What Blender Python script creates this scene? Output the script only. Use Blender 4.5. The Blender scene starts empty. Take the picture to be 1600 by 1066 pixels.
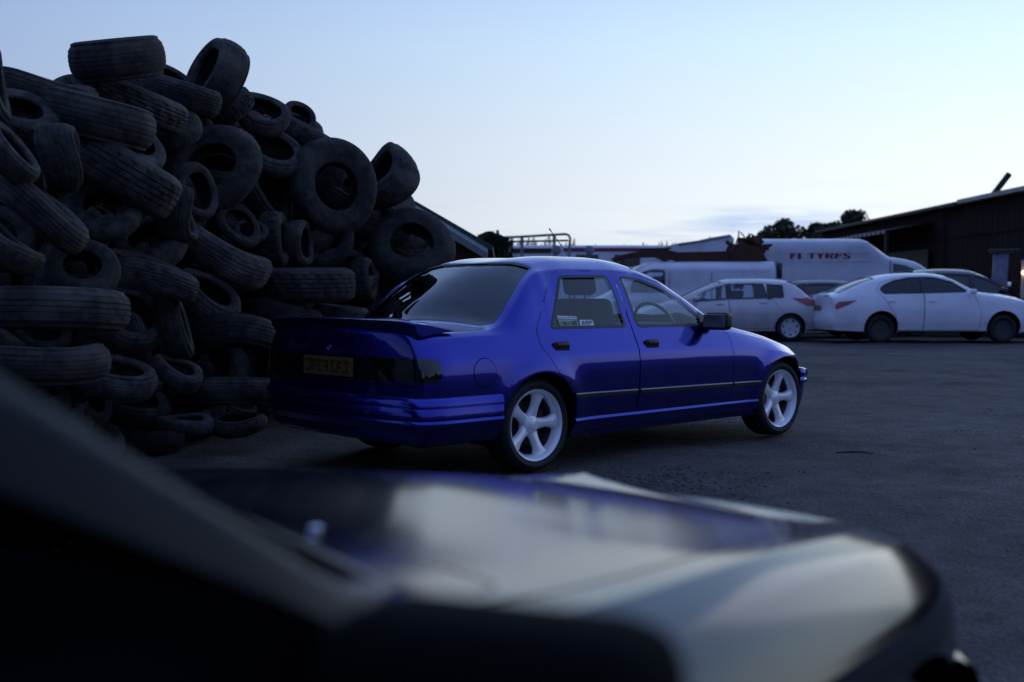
import bpy, bmesh, math, random
import numpy as np
from mathutils import Vector, Matrix
from mathutils.geometry import delaunay_2d_cdt
R = math.radians
random.seed(7); rng = np.random.default_rng(7)
sc = bpy.context.scene

# ------------------------------------------------------------------ camera
FPX, PITCH, CAMZ, HY = 1774.6, 0.0412, 1.0842, 459.8
cam_d = bpy.data.cameras.new('camera'); cam = bpy.data.objects.new('camera', cam_d)
sc.collection.objects.link(cam); sc.camera = cam
cam.location = (0, 0, CAMZ); cam.rotation_euler = (math.pi/2 - PITCH, 0, 0)
cam_d.sensor_width = 36; cam_d.lens = FPX/1600*36
cam_d.clip_start = 0.02; cam_d.clip_end = 3000
cam_d.dof.use_dof = True; cam_d.dof.focus_distance = 8.2; cam_d.dof.aperture_fstop = 2.0

# ------------------------------------------------------------------ dusk sky
w = bpy.data.worlds.new('World'); sc.world = w; w.use_nodes = True
nt = w.node_tree; nt.nodes.clear()
def N(t, **k):
    n = nt.nodes.new(t)
    for a, b in k.items(): setattr(n, a, b)
    return n
def L(a, b): nt.links.new(a, b)
tc = N('ShaderNodeTexCoord'); nrm = N('ShaderNodeVectorMath', operation='NORMALIZE'); L(tc.outputs['Generated'], nrm.inputs[0])
sep = N('ShaderNodeSeparateXYZ'); L(nrm.outputs[0], sep.inputs[0])
def ramp(stops, fac):
    r = N('ShaderNodeValToRGB'); cr = r.color_ramp
    while len(cr.elements) > 1: cr.elements.remove(cr.elements[-1])
    cr.elements[0].position = stops[0][0]; cr.elements[0].color = (*stops[0][1], 1)
    for p, c in stops[1:]:
        e = cr.elements.new(p); e.color = (*c, 1)
    L(fac, r.inputs[0]); return r
glow = ramp([(0, (.84, .92, .96)), (.06, (1.02, 1.08, 1.08)), (.13, (.92, 1.04, 1.10)), (.21, (.76, .98, 1.15)), (.29, (.55, .78, 1.12)),
             (.45, (.36, .56, .98)), (.7, (.22, .36, .76)), (1, (.18, .30, .68))], sep.outputs[2])
anti = ramp([(0, (.12, .155, .32)), (.08, (.12, .17, .40)), (.3, (.13, .21, .52)), (.7, (.16, .26, .62)), (1, (.18, .30, .68))], sep.outputs[2])
flat = N('ShaderNodeVectorMath', operation='MULTIPLY'); L(nrm.outputs[0], flat.inputs[0]); flat.inputs[1].default_value = (1, 1, 0)
fn = N('ShaderNodeVectorMath', operation='NORMALIZE'); L(flat.outputs[0], fn.inputs[0])
dt = N('ShaderNodeVectorMath', operation='DOT_PRODUCT'); L(fn.outputs[0], dt.inputs[0])
GAZ = R(38); dt.inputs[1].default_value = (math.sin(GAZ), math.cos(GAZ), 0)
m1 = N('ShaderNodeMath', operation='MULTIPLY_ADD'); L(dt.outputs['Value'], m1.inputs[0]); m1.inputs[1].default_value = .5; m1.inputs[2].default_value = .5
m2 = N('ShaderNodeMath', operation='POWER'); L(m1.outputs[0], m2.inputs[0]); m2.inputs[1].default_value = 3.4
mixs = N('ShaderNodeMixRGB'); L(m2.outputs[0], mixs.inputs[0]); L(anti.outputs[0], mixs.inputs[1]); L(glow.outputs[0], mixs.inputs[2])
# thin low cloud streaks over the horizon
cm = N('ShaderNodeVectorMath', operation='MULTIPLY'); L(nrm.outputs[0], cm.inputs[0]); cm.inputs[1].default_value = (5.5, 5.5, 62)
cn = N('ShaderNodeTexNoise'); L(cm.outputs[0], cn.inputs['Vector']); cn.inputs['Scale'].default_value = 1.0; cn.inputs['Detail'].default_value = 6
cr_ = ramp([(.50, (0, 0, 0)), (.66, (1, 1, 1))], cn.outputs['Fac'])
el = ramp([(.0, (.5, .5, .5)), (.045, (1, 1, 1)), (.075, (.15, .15, .15)), (.12, (0, 0, 0))], sep.outputs[2])
cf = N('ShaderNodeMath', operation='MULTIPLY'); L(cr_.outputs[0], cf.inputs[0]); L(el.outputs[0], cf.inputs[1])
cf2 = N('ShaderNodeMath', operation='MULTIPLY'); L(cf.outputs[0], cf2.inputs[0]); cf2.inputs[1].default_value = .75
mixc = N('ShaderNodeMixRGB'); L(cf2.outputs[0], mixc.inputs[0]); L(mixs.outputs[0], mixc.inputs[1]); mixc.inputs[2].default_value = (.42, .53, .76, 1)
# one small grey-blue cloud low over the trees
sx = N('ShaderNodeSeparateXYZ'); L(fn.outputs[0], sx.inputs[0])
ax_ = ramp([(.12, (0, 0, 0)), (.19, (1, 1, 1)), (.25, (1, 1, 1)), (.30, (0, 0, 0))], sx.outputs[0])
ez_ = ramp([(.044, (0, 0, 0)), (.056, (1, 1, 1)), (.066, (.9, .9, .9)), (.078, (0, 0, 0))], sep.outputs[2])
n2 = N('ShaderNodeTexNoise'); L(cm.outputs[0], n2.inputs['Vector']); n2.inputs['Scale'].default_value = 2.1; n2.inputs['Detail'].default_value = 7
nr2 = ramp([(.36, (0, 0, 0)), (.58, (1, 1, 1))], n2.outputs['Fac'])
p1 = N('ShaderNodeMath', operation='MULTIPLY'); L(ax_.outputs[0], p1.inputs[0]); L(ez_.outputs[0], p1.inputs[1])
p2 = N('ShaderNodeMath', operation='MULTIPLY'); L(p1.outputs[0], p2.inputs[0]); L(nr2.outputs[0], p2.inputs[1])
mixd = N('ShaderNodeMixRGB'); L(p2.outputs[0], mixd.inputs[0]); L(mixc.outputs[0], mixd.inputs[1]); mixd.inputs[2].default_value = (.50, .63, .88, 1)
bg = N('ShaderNodeBackground'); L(mixd.outputs[0], bg.inputs[0]); bg.inputs[1].default_value = 1.04
wo = N('ShaderNodeOutputWorld'); L(bg.outputs[0], wo.inputs[0])
# the last of the afterglow, a broad weak sun just over the horizon ahead
sd = bpy.data.lights.new('sun', 'SUN'); sd.energy = .10; sd.angle = R(25); sd.color = (1, .93, .86)
so = bpy.data.objects.new('sun', sd); sc.collection.objects.link(so)
so.rotation_euler = Vector((-math.sin(GAZ)*.97, -math.cos(GAZ)*.97, -.22)).to_track_quat('-Z', 'Y').to_euler()
sc.view_settings.view_transform = 'Standard'; sc.view_settings.look = 'None'
sc.view_settings.exposure = 0; sc.view_settings.gamma = 1; sc.view_settings.use_curve_mapping = False
sc.cycles.use_denoising = True; sc.cycles.max_bounces = 8; sc.cycles.transparent_max_bounces = 16
sc.cycles.sample_clamp_indirect = 6

# ------------------------------------------------------------------ materials
def pmat(name, col, rough=.6, metal=0, coat=0, var=None, bump=None, emit=None, coat_rough=.04, spec=None, rvar=0):
    m = bpy.data.materials.new(name); m.use_nodes = True; t = m.node_tree; n = t.nodes; p = n['Principled BSDF']
    p.inputs['Base Color'].default_value = (*col, 1); p.inputs['Roughness'].default_value = rough
    p.inputs['Metallic'].default_value = metal; p.inputs['Coat Weight'].default_value = coat
    p.inputs['Coat Roughness'].default_value = coat_rough
    if spec is not None: p.inputs['Specular IOR Level'].default_value = spec
    if emit: p.inputs['Emission Color'].default_value = (*emit[0], 1); p.inputs['Emission Strength'].default_value = emit[1]
    co = n.new('ShaderNodeTexCoord')
    if var:     # (scale, other colour, lo, hi)
        nz = n.new('ShaderNodeTexNoise'); nz.inputs['Scale'].default_value = var[0]; nz.inputs['Detail'].default_value = 8; nz.inputs['Roughness'].default_value = .65
        t.links.new(co.outputs['Object'], nz.inputs['Vector'])
        r = n.new('ShaderNodeValToRGB'); r.color_ramp.elements[0].position = var[2]; r.color_ramp.elements[1].position = var[3]
        r.color_ramp.elements[0].color = (*col, 1); r.color_ramp.elements[1].color = (*var[1], 1)
        t.links.new(nz.outputs['Fac'], r.inputs[0]); t.links.new(r.outputs[0], p.inputs['Base Color'])
        if rvar:
            mr = n.new('ShaderNodeMapRange'); mr.inputs[3].default_value = rough; mr.inputs[4].default_value = rough + rvar
            t.links.new(nz.outputs['Fac'], mr.inputs[0]); t.links.new(mr.outputs[0], p.inputs['Roughness'])
    if bump:    # (scale, strength, distance)
        nb = n.new('ShaderNodeTexNoise'); nb.inputs['Scale'].default_value = bump[0]; nb.inputs['Detail'].default_value = 6
        t.links.new(co.outputs['Object'], nb.inputs['Vector'])
        b = n.new('ShaderNodeBump'); b.inputs['Strength'].default_value = bump[1]; b.inputs['Distance'].default_value = bump[2]
        t.links.new(nb.outputs['Fac'], b.inputs['Height']); t.links.new(b.outputs[0], p.inputs['Normal'])
    return m
def glassmat(name, tint, refl=1.0, rough=0.0, base=0.0):
    m = bpy.data.materials.new(name); m.use_nodes = True; t = m.node_tree; n = t.nodes; n.remove(n['Principled BSDF'])
    tr = n.new('ShaderNodeBsdfTransparent'); tr.inputs[0].default_value = (*tint, 1)
    gl = n.new('ShaderNodeBsdfGlossy'); gl.inputs['Roughness'].default_value = rough; gl.inputs['Color'].default_value = (refl, refl, refl, 1)
    lw = n.new('ShaderNodeLayerWeight'); lw.inputs['Blend'].default_value = .5     # 1-|cos|, the same from both sides of the pane
    pw = n.new('ShaderNodeMath'); pw.operation = 'POWER'; pw.inputs[1].default_value = 4; t.links.new(lw.outputs['Facing'], pw.inputs[0])
    mu = n.new('ShaderNodeMath'); mu.operation = 'MULTIPLY_ADD'; mu.inputs[1].default_value = .9-base; mu.inputs[2].default_value = .05+base; mu.use_clamp = True
    t.links.new(pw.outputs[0], mu.inputs[0])
    mx = n.new('ShaderNodeMixShader'); t.links.new(mu.outputs[0], mx.inputs[0]); t.links.new(tr.outputs[0], mx.inputs[1]); t.links.new(gl.outputs[0], mx.inputs[2])
    t.links.new(mx.outputs[0], n['Material Output'].inputs[0]); return m
def paint(name, col, metal=.0, rough=.35, coat=1, dirt=None):
    m = pmat(name, col, rough, metal, coat, bump=(2.2, .02, .02))
    return m
M = dict(
    blue=paint('blue_paint', (.016, .020, .33), .95, .24),
    white=pmat('white_paint', (.62, .62, .66), .3, 0, .6, var=(3, (.50, .50, .53), .45, .75)),
    pearl=pmat('pearl_paint', (.80, .79, .84), .3, 0, .8, var=(2, (.60, .60, .64), .5, .8)),
    vanwhite=pmat('van_white', (.66, .66, .72), .4, 0, .3, var=(1.6, (.46, .46, .50), .42, .75)),
    silver=pmat('silver_paint', (.60, .56, .58), .35, .25, .6, var=(3, (.42, .41, .42), .4, .8)),
    charcoal=pmat('charcoal_paint', (.004, .004, .012), .12, 0, 0, spec=.68),
    darkpaint=pmat('dark_paint', (.010, .011, .016), .3, 0, .8),
    black=pmat('black_plastic', (.008, .008, .010), .5),
    gloss=pmat('gloss_black', (.004, .004, .006), .12, 0, .5),
    trim=pmat('trim_black', (.012, .012, .013), .35),
    under=pmat('underbody', (.004, .004, .004), .95, spec=.1),
    cabin=pmat('cabin_cloth', (.009, .010, .014), .9, spec=.2),
    chrome=pmat('chrome', (.75, .76, .8), .15, 1),
    alloy=pmat('alloy_silver', (.88, .88, .92), .26, .2, .8),
    barrel=pmat('rim_barrel', (.16, .165, .2), .4, .8),
    disc=pmat('brake_disc', (.05, .05, .055), .5, .5),
    frost=pmat('dusty_door_paint', (.16, .17, .24), .45, .2, .3, var=(5, (.26, .27, .34), .4, .7)),
    pillar=pmat('pillar_trim', (.005, .005, .007), .42, spec=.12),
    insert=pmat('trim_insert', (.22, .22, .24), .35, .7),
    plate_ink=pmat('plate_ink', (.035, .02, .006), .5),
    cover=pmat('wheel_cover', (.55, .55, .58), .4, .2, .2),
    tyre=pmat('tyre_rubber', (.010, .010, .011), .7, bump=(60, .2, .004)),
    lens=pmat('smoked_lens', (.006, .005, .004), .06, 0, 1),
    redlens=pmat('red_lens', (.30, .008, .010), .15, 0, 1),
    clear=pmat('clear_lens', (.35, .36, .40), .1, .3, 1),
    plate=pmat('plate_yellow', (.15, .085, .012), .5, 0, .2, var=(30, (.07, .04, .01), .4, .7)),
    ink=pmat('print_black', (.006, .006, .006), .5),
    stick=pmat('sticker_white', (.75, .76, .78), .5),
    stickg=pmat('sticker_green', (.30, .38, .28), .5),
    navy=pmat('print_navy', (.06, .05, .16), .5),
    maroon=pmat('print_maroon', (.22, .006, .045), .55, var=(14, (.30, .06, .12), .55, .8)),
    rust=pmat('rusty_steel', (.045, .018, .012), .85, .2, var=(4, (.10, .035, .018), .35, .7), bump=(25, .5, .02)),
    galv=pmat('galvanised', (.22, .26, .25), .5, .5, var=(6, (.13, .16, .14), .4, .7)),
    mgreen=pmat('green_sheet', (.035, .055, .045), .55, .2, var=(3, (.06, .075, .065), .4, .7)),
    fascia=pmat('roof_edge_sheet', (.26, .27, .30), .5, .3, var=(1.5, (.16, .17, .19), .4, .7)),
    cladding=pmat('brown_cladding', (.018, .012, .010), .9, spec=.15, var=(.8, (.032, .019, .013), .35, .7)),
    darksteel=pmat('dark_steel', (.012, .013, .015), .6, .3),
    lamp=pmat('lamp_glow', (1, .8, .6), .5, emit=((1, .74, .46), 9)),
    warmwall=pmat('warm_panel', (.55, .40, .30), .7),
    glass=glassmat('window_glass', (.86, .93, .95), base=.015),
    tint=glassmat('tinted_glass', (.04, .06, .11), base=.012),
    dark_glass=glassmat('dark_glass', (.05, .055, .07), base=.01),
    privacy=pmat('privacy_glass', (.006, .007, .010), .05, 0, 1),
    bark=pmat('bark', (.030, .024, .018), .9, bump=(20, .6, .03)),
    leaf=pmat('leaf_green', (.022, .035, .014), .7, var=(.9, (.040, .055, .022), .35, .65)),
    needle=pmat('needle_green', (.020, .030, .024), .8, var=(.3, (.032, .044, .034), .35, .65)),
)
# ------------------------------------------------------------------ objects
C = sc.collection
def tag(o, label=None, cat=None, group=None, kind=None):
    if label: o['label'] = label
    if cat: o['category'] = cat
    if group: o['group'] = group
    if kind: o['kind'] = kind
    return o
def thing(name, label, cat, loc=(0, 0, 0), rz=0, group=None):
    o = bpy.data.objects.new(name, None); C.objects.link(o); o.location = loc; o.rotation_euler = (0, 0, rz)
    o.empty_display_size = .2
    return tag(o, label, cat, group)
def empty(name, parent, loc=(0, 0, 0), rot=(0, 0, 0)):
    o = bpy.data.objects.new(name, None); C.objects.link(o); o.parent = parent; o.location = loc; o.rotation_euler = rot; o.empty_display_size = .1
    return o
def link(name, me, mat, parent=None, smooth=True, normals=None):
    if mat is not None and len(me.materials) == 0: me.materials.append(mat)
    o = bpy.data.objects.new(name, me); C.objects.link(o)
    if parent is not None: o.parent = parent
    if smooth: me.polygons.foreach_set('use_smooth', [True]*len(me.polygons))
    if normals is not None: me.normals_split_custom_set_from_vertices(normals)
    return o
def raw(name, V, F, mat, parent=None, smooth=True, normals=None):
    me = bpy.data.meshes.new(name); me.from_pydata([tuple(v) for v in V], [], [tuple(int(i) for i in f) for f in F]); me.update()
    return link(name, me, mat, parent, smooth, normals)
class MB:
    """gathers shapes and links them as one mesh"""
    def __init__(s): s.V = []; s.F = []
    def add(s, V, F):
        b = len(s.V); s.V += [tuple(v) for v in V]; s.F += [tuple(i+b for i in f) for f in F]; return s
    def box(s, c, d, rot=None):
        x, y, z = d[0]/2, d[1]/2, d[2]/2
        P = [Vector(p) for p in ((-x, -y, -z), (x, -y, -z), (x, y, -z), (-x, y, -z), (-x, -y, z), (x, -y, z), (x, y, z), (-x, y, z))]
        m = rot if rot is not None else Matrix.Identity(3)
        return s.add([m @ p + Vector(c) for p in P], [(3, 2, 1, 0), (4, 5, 6, 7), (0, 1, 5, 4), (1, 2, 6, 5), (2, 3, 7, 6), (3, 0, 4, 7)])
    def hexa(s, P):   # eight corners, bottom 4 then top 4
        return s.add(P, [(3, 2, 1, 0), (4, 5, 6, 7), (0, 1, 5, 4), (1, 2, 6, 5), (2, 3, 7, 6), (3, 0, 4, 7)])
    def tube(s, path, r, n=8, cap=True):
        path = [Vector(p) for p in path]; rs = r if isinstance(r, (list, tuple)) else [r]*len(path); V = []; F = []
        up = Vector((0, 0, 1)); prev = None
        for i, p in enumerate(path):
            t = (path[min(i+1, len(path)-1)] - path[max(i-1, 0)]).normalized()
            if prev is None:
                a = t.cross(up) if abs(t.z) < .95 else t.cross(Vector((1, 0, 0)))
            else: a = prev - t*prev.dot(t)
            a.normalize(); prev = a; b = t.cross(a)
            for k in range(n):
                an = 2*math.pi*k/n; V.append(p + (a*math.cos(an) + b*math.sin(an))*rs[i])
        for i in range(len(path)-1):
            for k in range(n): F.append((i*n+k, i*n+(k+1) % n, (i+1)*n+(k+1) % n, (i+1)*n+k))
        if cap: F.append(tuple(range(n))[::-1]); F.append(tuple(range((len(path)-1)*n, len(path)*n)))
        return s.add(V, F)
    def lathe(s, prof, n=32, axis='y', c=(0, 0, 0), closed=False):
        V = []; F = []; m = len(prof)
        for k in range(n):
            a = 2*math.pi*k/n
            for r, h in prof:
                if axis == 'y': V.append((c[0]+r*math.cos(a), c[1]+h, c[2]+r*math.sin(a)))
                else: V.append((c[0]+r*math.cos(a), c[1]+r*math.sin(a), c[2]+h))
        for k in range(n):
            k2 = (k+1) % n
            for j in range(m if closed else m-1):
                j2 = (j+1) % m; F.append((k*m+j, k2*m+j, k2*m+j2, k*m+j2))
        return s.add(V, F)
    def prism(s, poly, h, M4=None):   # poly in xy, extruded in z by h
        n = len(poly); V = [Vector((x, y, 0)) for x, y in poly] + [Vector((x, y, h)) for x, y in poly]
        if M4 is not None: V = [M4 @ v for v in V]
        F = [tuple(range(n))[::-1], tuple(range(n, 2*n))] + [(i, (i+1) % n, (i+1) % n+n, i+n) for i in range(n)]
        return s.add(V, F)
    def build(s, name, mat, parent=None, smooth=False, bevel=0, seg=2, recalc=True):
        me = bpy.data.meshes.new(name); bm = bmesh.new()
        vs = [bm.verts.new(v) for v in s.V]
        for f in s.F:
            try: bm.faces.new([vs[i] for i in f])
            except ValueError: pass
        if bevel: bmesh.ops.bevel(bm, geom=bm.edges[:], offset=bevel, segments=seg, affect='EDGES', profile=.5, clamp_overlap=True)
        if recalc: bmesh.ops.recalc_face_normals(bm, faces=bm.faces[:])
        bm.to_mesh(me); bm.free()
        o = link(name, me, mat, parent, smooth)
        if smooth and not bevel:
            try: me.set_sharp_from_angle(angle=R(40))
            except Exception: pass
        return o
def copy_tree(o, parent=None):
    c = o.copy(); C.objects.link(c)
    if parent is not None: c.parent = parent
    for ch in list(o.children): copy_tree(ch, c)
    return c
# pixel of the photograph (1600 wide) -> ray, used to survey where real things stand
def ray(u, v):
    a = (u-800)/FPX; b = -(v-533)/FPX; c, s = math.cos(PITCH), math.sin(PITCH)
    return Vector((a, c+b*s, -s+b*c))
def at_depth(u, v, y):
    d = ray(u, v); t = y/d.y; return Vector((0, 0, CAMZ)) + d*t
def at_height(u, v, z):
    d = ray(u, v); t = (z-CAMZ)/d.z; return Vector((0, 0, CAMZ)) + d*t

# ------------------------------------------------------------------ car bodies: one smooth surface S(u, v) per car, panels cut from it
def pchip(pts):
    xs = np.array([p[0] for p in pts], float); ys = np.array([p[1] for p in pts], float)
    if len(xs) == 1: return lambda x: np.full_like(np.asarray(x, float), ys[0])
    h = np.diff(xs); d = np.diff(ys)/h; m = np.zeros(len(xs))
    for i in range(1, len(xs)-1):
        if d[i-1]*d[i] > 0:
            w1 = 2*h[i]+h[i-1]; w2 = h[i]+2*h[i-1]; m[i] = (w1+w2)/(w1/d[i-1]+w2/d[i])
    m[0] = d[0]; m[-1] = d[-1]
    def f(x):
        x = np.clip(np.asarray(x, float), xs[0], xs[-1]); i = np.clip(np.searchsorted(xs, x)-1, 0, len(xs)-2)
        t = (x-xs[i])/h[i]
        return ((2*t**3-3*t**2+1)*ys[i] + (t**3-2*t**2+t)*h[i]*m[i] + (-2*t**3+3*t**2)*ys[i+1] + (t**3-t**2)*h[i]*m[i+1])
    return f
class Body:
    def __init__(s, k, xr, xf, Lr=.25, ar=.10, Lf=.35, af=.14, sharp=None, lean_r=None, lean_f=None, bulge_r=.06, bulge_f=.14):
        s.zc = [pchip(k['z%d' % i]) for i in range(7)]; s.yc = [pchip(k['y%d' % i]) for i in range(6)]
        s.xr, s.xf, s.Lr, s.ar, s.Lf, s.af = xr, xf, Lr, ar, Lf, af
        s.sharp = sharp or {2: .3, 3: .5, 4: .5}; s.bulge_r, s.bulge_f = bulge_r, bulge_f
        s.lr = pchip(lean_r) if lean_r else None; s.lf = pchip(lean_f) if lean_f else None
    def x2u(s, x):
        x = np.asarray(x, float); u = x.copy()
        e = x > s.xf-s.Lf; t = np.clip((x[e]-(s.xf-s.Lf))/s.Lf, 0, 1); u[e] = s.xf-s.Lf + s.Lf*np.arcsin(t)/(math.pi/2)
        e = x < s.xr+s.Lr; t = np.clip(((s.xr+s.Lr)-x[e])/s.Lr, 0, 1); u[e] = s.xr+s.Lr - s.Lr*np.arcsin(t)/(math.pi/2)
        return u
    def S(s, u, v):
        u = np.asarray(u, float); v = np.asarray(v, float); n = len(u)
        tf = np.clip((u-(s.xf-s.Lf))/s.Lf, 0, 1); tr = np.clip(((s.xr+s.Lr)-u)/s.Lr, 0, 1)
        x = np.where(tf > 0, s.xf-s.Lf+s.Lf*np.sin(tf*math.pi/2), np.where(tr > 0, s.xr+s.Lr-s.Lr*np.sin(tr*math.pi/2), u))
        fac = 1 - s.af*(1-np.cos(tf*math.pi/2)) - s.ar*(1-np.cos(tr*math.pi/2))
        P = np.zeros((n, 8, 2))
        for i in range(7): P[:, i, 1] = s.zc[i](x)
        for i in range(6): P[:, i, 0] = s.yc[i](x)
        P[:, 6, 0] = 0; P[:, 7] = P[:, 5]*np.array([-1, 1])
        D = np.linalg.norm(np.diff(P, axis=1), axis=2)+1e-6
        sl = np.diff(P, axis=1)/D[:, :, None]
        m = np.zeros((n, 7, 2)); m[:, 0] = sl[:, 0]
        for k in range(1, 7): m[:, k] = (D[:, k:k+1]*sl[:, k-1] + D[:, k-1:k]*sl[:, k])/(D[:, k-1:k]+D[:, k:k+1])
        k = np.clip(np.floor(v).astype(int), 0, 5); t = (v-k); ar = np.arange(n)
        sh = np.array([s.sharp.get(i, 0) for i in range(8)])
        ma = m[ar, k]*(1-sh[k])[:, None] + sl[ar, k]*sh[k][:, None]
        mb = m[ar, k+1]*(1-sh[k+1])[:, None] + sl[ar, k]*sh[k+1][:, None]
        d = D[ar, k][:, None]; t = t[:, None]
        lo = t < 0
        Q = (2*t**3-3*t**2+1)*P[ar, k] + (t**3-2*t**2+t)*d*ma + (-2*t**3+3*t**2)*P[ar, k+1] + (t**3-t**2)*d*mb
        Q = np.where(lo, P[ar, k]+t*d*ma, Q)
        for xw_, zw_, ra_, amp in getattr(s, 'flares', ()):
            rr = np.hypot(x-xw_, Q[:, 1]-zw_); Q = Q.copy(); Q[:, 0] += np.where((v < 2.6), amp*np.exp(-((np.maximum(rr-ra_, 0))/.085)**2), 0)*np.clip((2.6-v)/.6, 0, 1)
        if s.lr is not None: x = x + s.lr(Q[:, 1])*tr
        if s.lf is not None: x = x + s.lf(Q[:, 1])*tf
        return np.stack([x, Q[:, 0]*fac, Q[:, 1]], 1)
    def Nn(s, u, v):
        e = 2e-3
        du = s.S(np.asarray(u)+e, v)-s.S(np.asarray(u)-e, v)
        vv = np.clip(v, e, 6-1e-6)
        dv = s.S(u, np.minimum(vv+e, 6)) - s.S(u, np.maximum(vv-e, 0))
        n = np.cross(dv, du)   # x forward, y out, z up
        n /= (np.linalg.norm(n, axis=1)[:, None]+1e-12)
        flip = (n[:, 1]+.3*n[:, 2] < 0)
        n[flip] *= -1
        top = np.asarray(v) > 6-1e-4
        n[top, 1] = 0; n /= (np.linalg.norm(n, axis=1)[:, None]+1e-12)
        return n
    @staticmethod
    def dens(poly, du=.03):
        out = []
        for a, b in zip(poly, poly[1:]+poly[:1]):
            k = max(1, int(math.ceil(math.hypot(b[0]-a[0], b[1]-a[1])/du)))
            for i in range(k): out.append((a[0]+(b[0]-a[0])*i/k, a[1]+(b[1]-a[1])*i/k))
        return out
    def xz(s, poly, du=.03, vmax=5.6):
        p = np.array(s.dens(poly, du)); u = s.x2u(p[:, 0]); vs = np.linspace(-.6, vmax, 250); out = []
        for ui, z in zip(u, p[:, 1]):
            zz = np.maximum.accumulate(s.S(np.full(250, ui), vs)[:, 2]+np.linspace(0, 1e-4, 250)); out.append((ui, float(np.interp(z, zz, vs))))
        return out
    def uv(s, poly, du=.06):
        q = s.dens([(x, v*.3) for x, v in poly], du); u = s.x2u(np.array([a for a, b in q])); return [(float(a), b[1]/.3) for a, b in zip(u, q)]
    def panel(s, name, outs, holes, mat, parent, sides=(1, -1), off=0., gu=.05, gv=.1, wrap=None):
        VS = .3; polys = outs + holes; pts = []; edges = []
        for P in polys:
            b = len(pts); pts += [(u, max(min(v, 6), -.6)*VS) for u, v in P]; edges += [(b+i, b+(i+1) % len(P)) for i in range(len(P))]
        allp = np.array([p for P in outs for p in P]); u0, u1 = allp[:, 0].min(), allp[:, 0].max(); v0, v1 = allp[:, 1].min(), min(6, allp[:, 1].max())
        gx, gy = np.meshgrid(np.arange(u0+gu/2, u1, gu), np.arange(v0+gv/2, v1, gv)); G = np.stack([gx.ravel(), gy.ravel()], 1)
        def inside(Q, P):
            P = np.array(P); c = np.zeros(len(Q), bool)
            for a, b in zip(P, np.roll(P, -1, 0)):
                if a[1] == b[1]: continue
                m = ((a[1] > Q[:, 1]) != (b[1] > Q[:, 1])) & (Q[:, 0] < (b[0]-a[0])*(Q[:, 1]-a[1])/(b[1]-a[1])+a[0]); c ^= m
            return c
        def ok(Q):
            a = np.zeros(len(Q), bool)
            for P in outs: a |= inside(Q, P)
            for P in holes: a &= ~inside(Q, P)
            return a
        G = G[ok(G)]
        # drop grid points too near an outline
        PP = np.array(pts); keep = np.ones(len(G), bool); GG = G*np.array([1, VS])
        for i in range(0, len(GG), 2000):
            d = np.min(np.hypot(GG[i:i+2000, None, 0]-PP[None, :, 0], GG[i:i+2000, None, 1]-PP[None, :, 1]), axis=1); keep[i:i+2000] = d > .012
        pts += [tuple(p) for p in GG[keep]]
        r = delaunay_2d_cdt([Vector(p) for p in pts], edges, [], 0, 1e-6)
        V2 = np.array([tuple(p) for p in r[0]]); V2[:, 1] /= VS; T = np.array([f for f in r[2]]); cen = V2[T].mean(1); T = T[ok(cen)]
        used = np.unique(T); mp = -np.ones(len(V2), int); mp[used] = np.arange(len(used)); T = mp[T]; V2 = V2[used]
        V2[:, 1] = np.clip(V2[:, 1], -.6, 6-1e-5)
        P3 = s.S(V2[:, 0], V2[:, 1]); Nr = s.Nn(V2[:, 0], V2[:, 1]); P3 = P3+Nr*off
        a, b, c = P3[T[:, 0]], P3[T[:, 1]], P3[T[:, 2]]; fn_ = np.cross(b-a, c-a)
        fl = (fn_*Nr[T[:, 0]]).sum(1) < 0; T[fl] = T[fl][:, ::-1]
        VV = []; TT = []; NN = []
        for sd_ in sides:
            base = sum(len(x) for x in VV); mm = np.array([1, sd_, 1]); VV.append(P3*mm); NN.append(Nr*mm); TT.append((T if sd_ > 0 else T[:, ::-1])+base)
        return raw(name, np.vstack(VV), np.vstack(TT), mat, parent, True, np.vstack(NN))
    def cap(s, name, rear, mat, parent, s0=0., v0=-.001, v1=6, off=0., ns=10, nv=60, sides=(1, -1)):
        ue = s.xr if rear else s.xf; bl = s.bulge_r if rear else s.bulge_f; dr = -1 if rear else 1
        v = np.linspace(max(v0, 0), min(v1, 6-1e-5), nv); ring = s.S(np.full(nv, ue), v); V = []; F = []
        for sd_ in sides:
            b = len(V)
            for j, q in enumerate(np.linspace(1, s0, ns)):
                for i in range(nv):
                    V.append((ring[i, 0]+dr*(bl*(1-q*q)+off), sd_*q*ring[i, 1], ring[i, 2]))
            for j in range(ns-1):
                for i in range(nv-1):
                    a, c = b+j*nv+i, b+(j+1)*nv+i; f = (a, a+1, c+1, c); F.append(f if (sd_ > 0) != rear else f[::-1])
        return raw(name, V, F, mat, parent)
    def arch(s, xw, zc, Ra, side, parent, mat, deep=.26, n=40):
        ang = [a for a in np.linspace(-.35, math.pi+.35, n)]
        pts = [(xw+Ra*math.cos(a), zc+Ra*math.sin(a)) for a in ang]
        uvp = []
        p = np.array(pts); u = s.x2u(p[:, 0]); vs = np.linspace(-.6, 3, 200)
        ys = []
        for ui, z in zip(u, p[:, 1]):
            q = s.S(np.full(200, ui), vs); ys.append(float(np.interp(z, np.maximum.accumulate(q[:, 2]+np.linspace(0, 1e-4, 200)), q[:, 1])))
        # painted lip
        V = []; F = []
        for (x, z), y in zip(pts, ys): V += [(x, side*y, z), (x, side*(y-.025), z)]
        for i in range(n-1): F.append((2*i, 2*i+1, 2*i+3, 2*i+2))
        raw('arch_lip', V, F, mat, parent)
        V = []; F = []
        for (x, z), y in zip(pts, ys):
            k = 1.03; V += [(x, side*(y-.024), z), (xw+(x-xw)*k, side*(y-.03), zc+(z-zc)*k), (xw+(x-xw)*k, side*(y-deep), zc+(z-zc)*k)]
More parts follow.
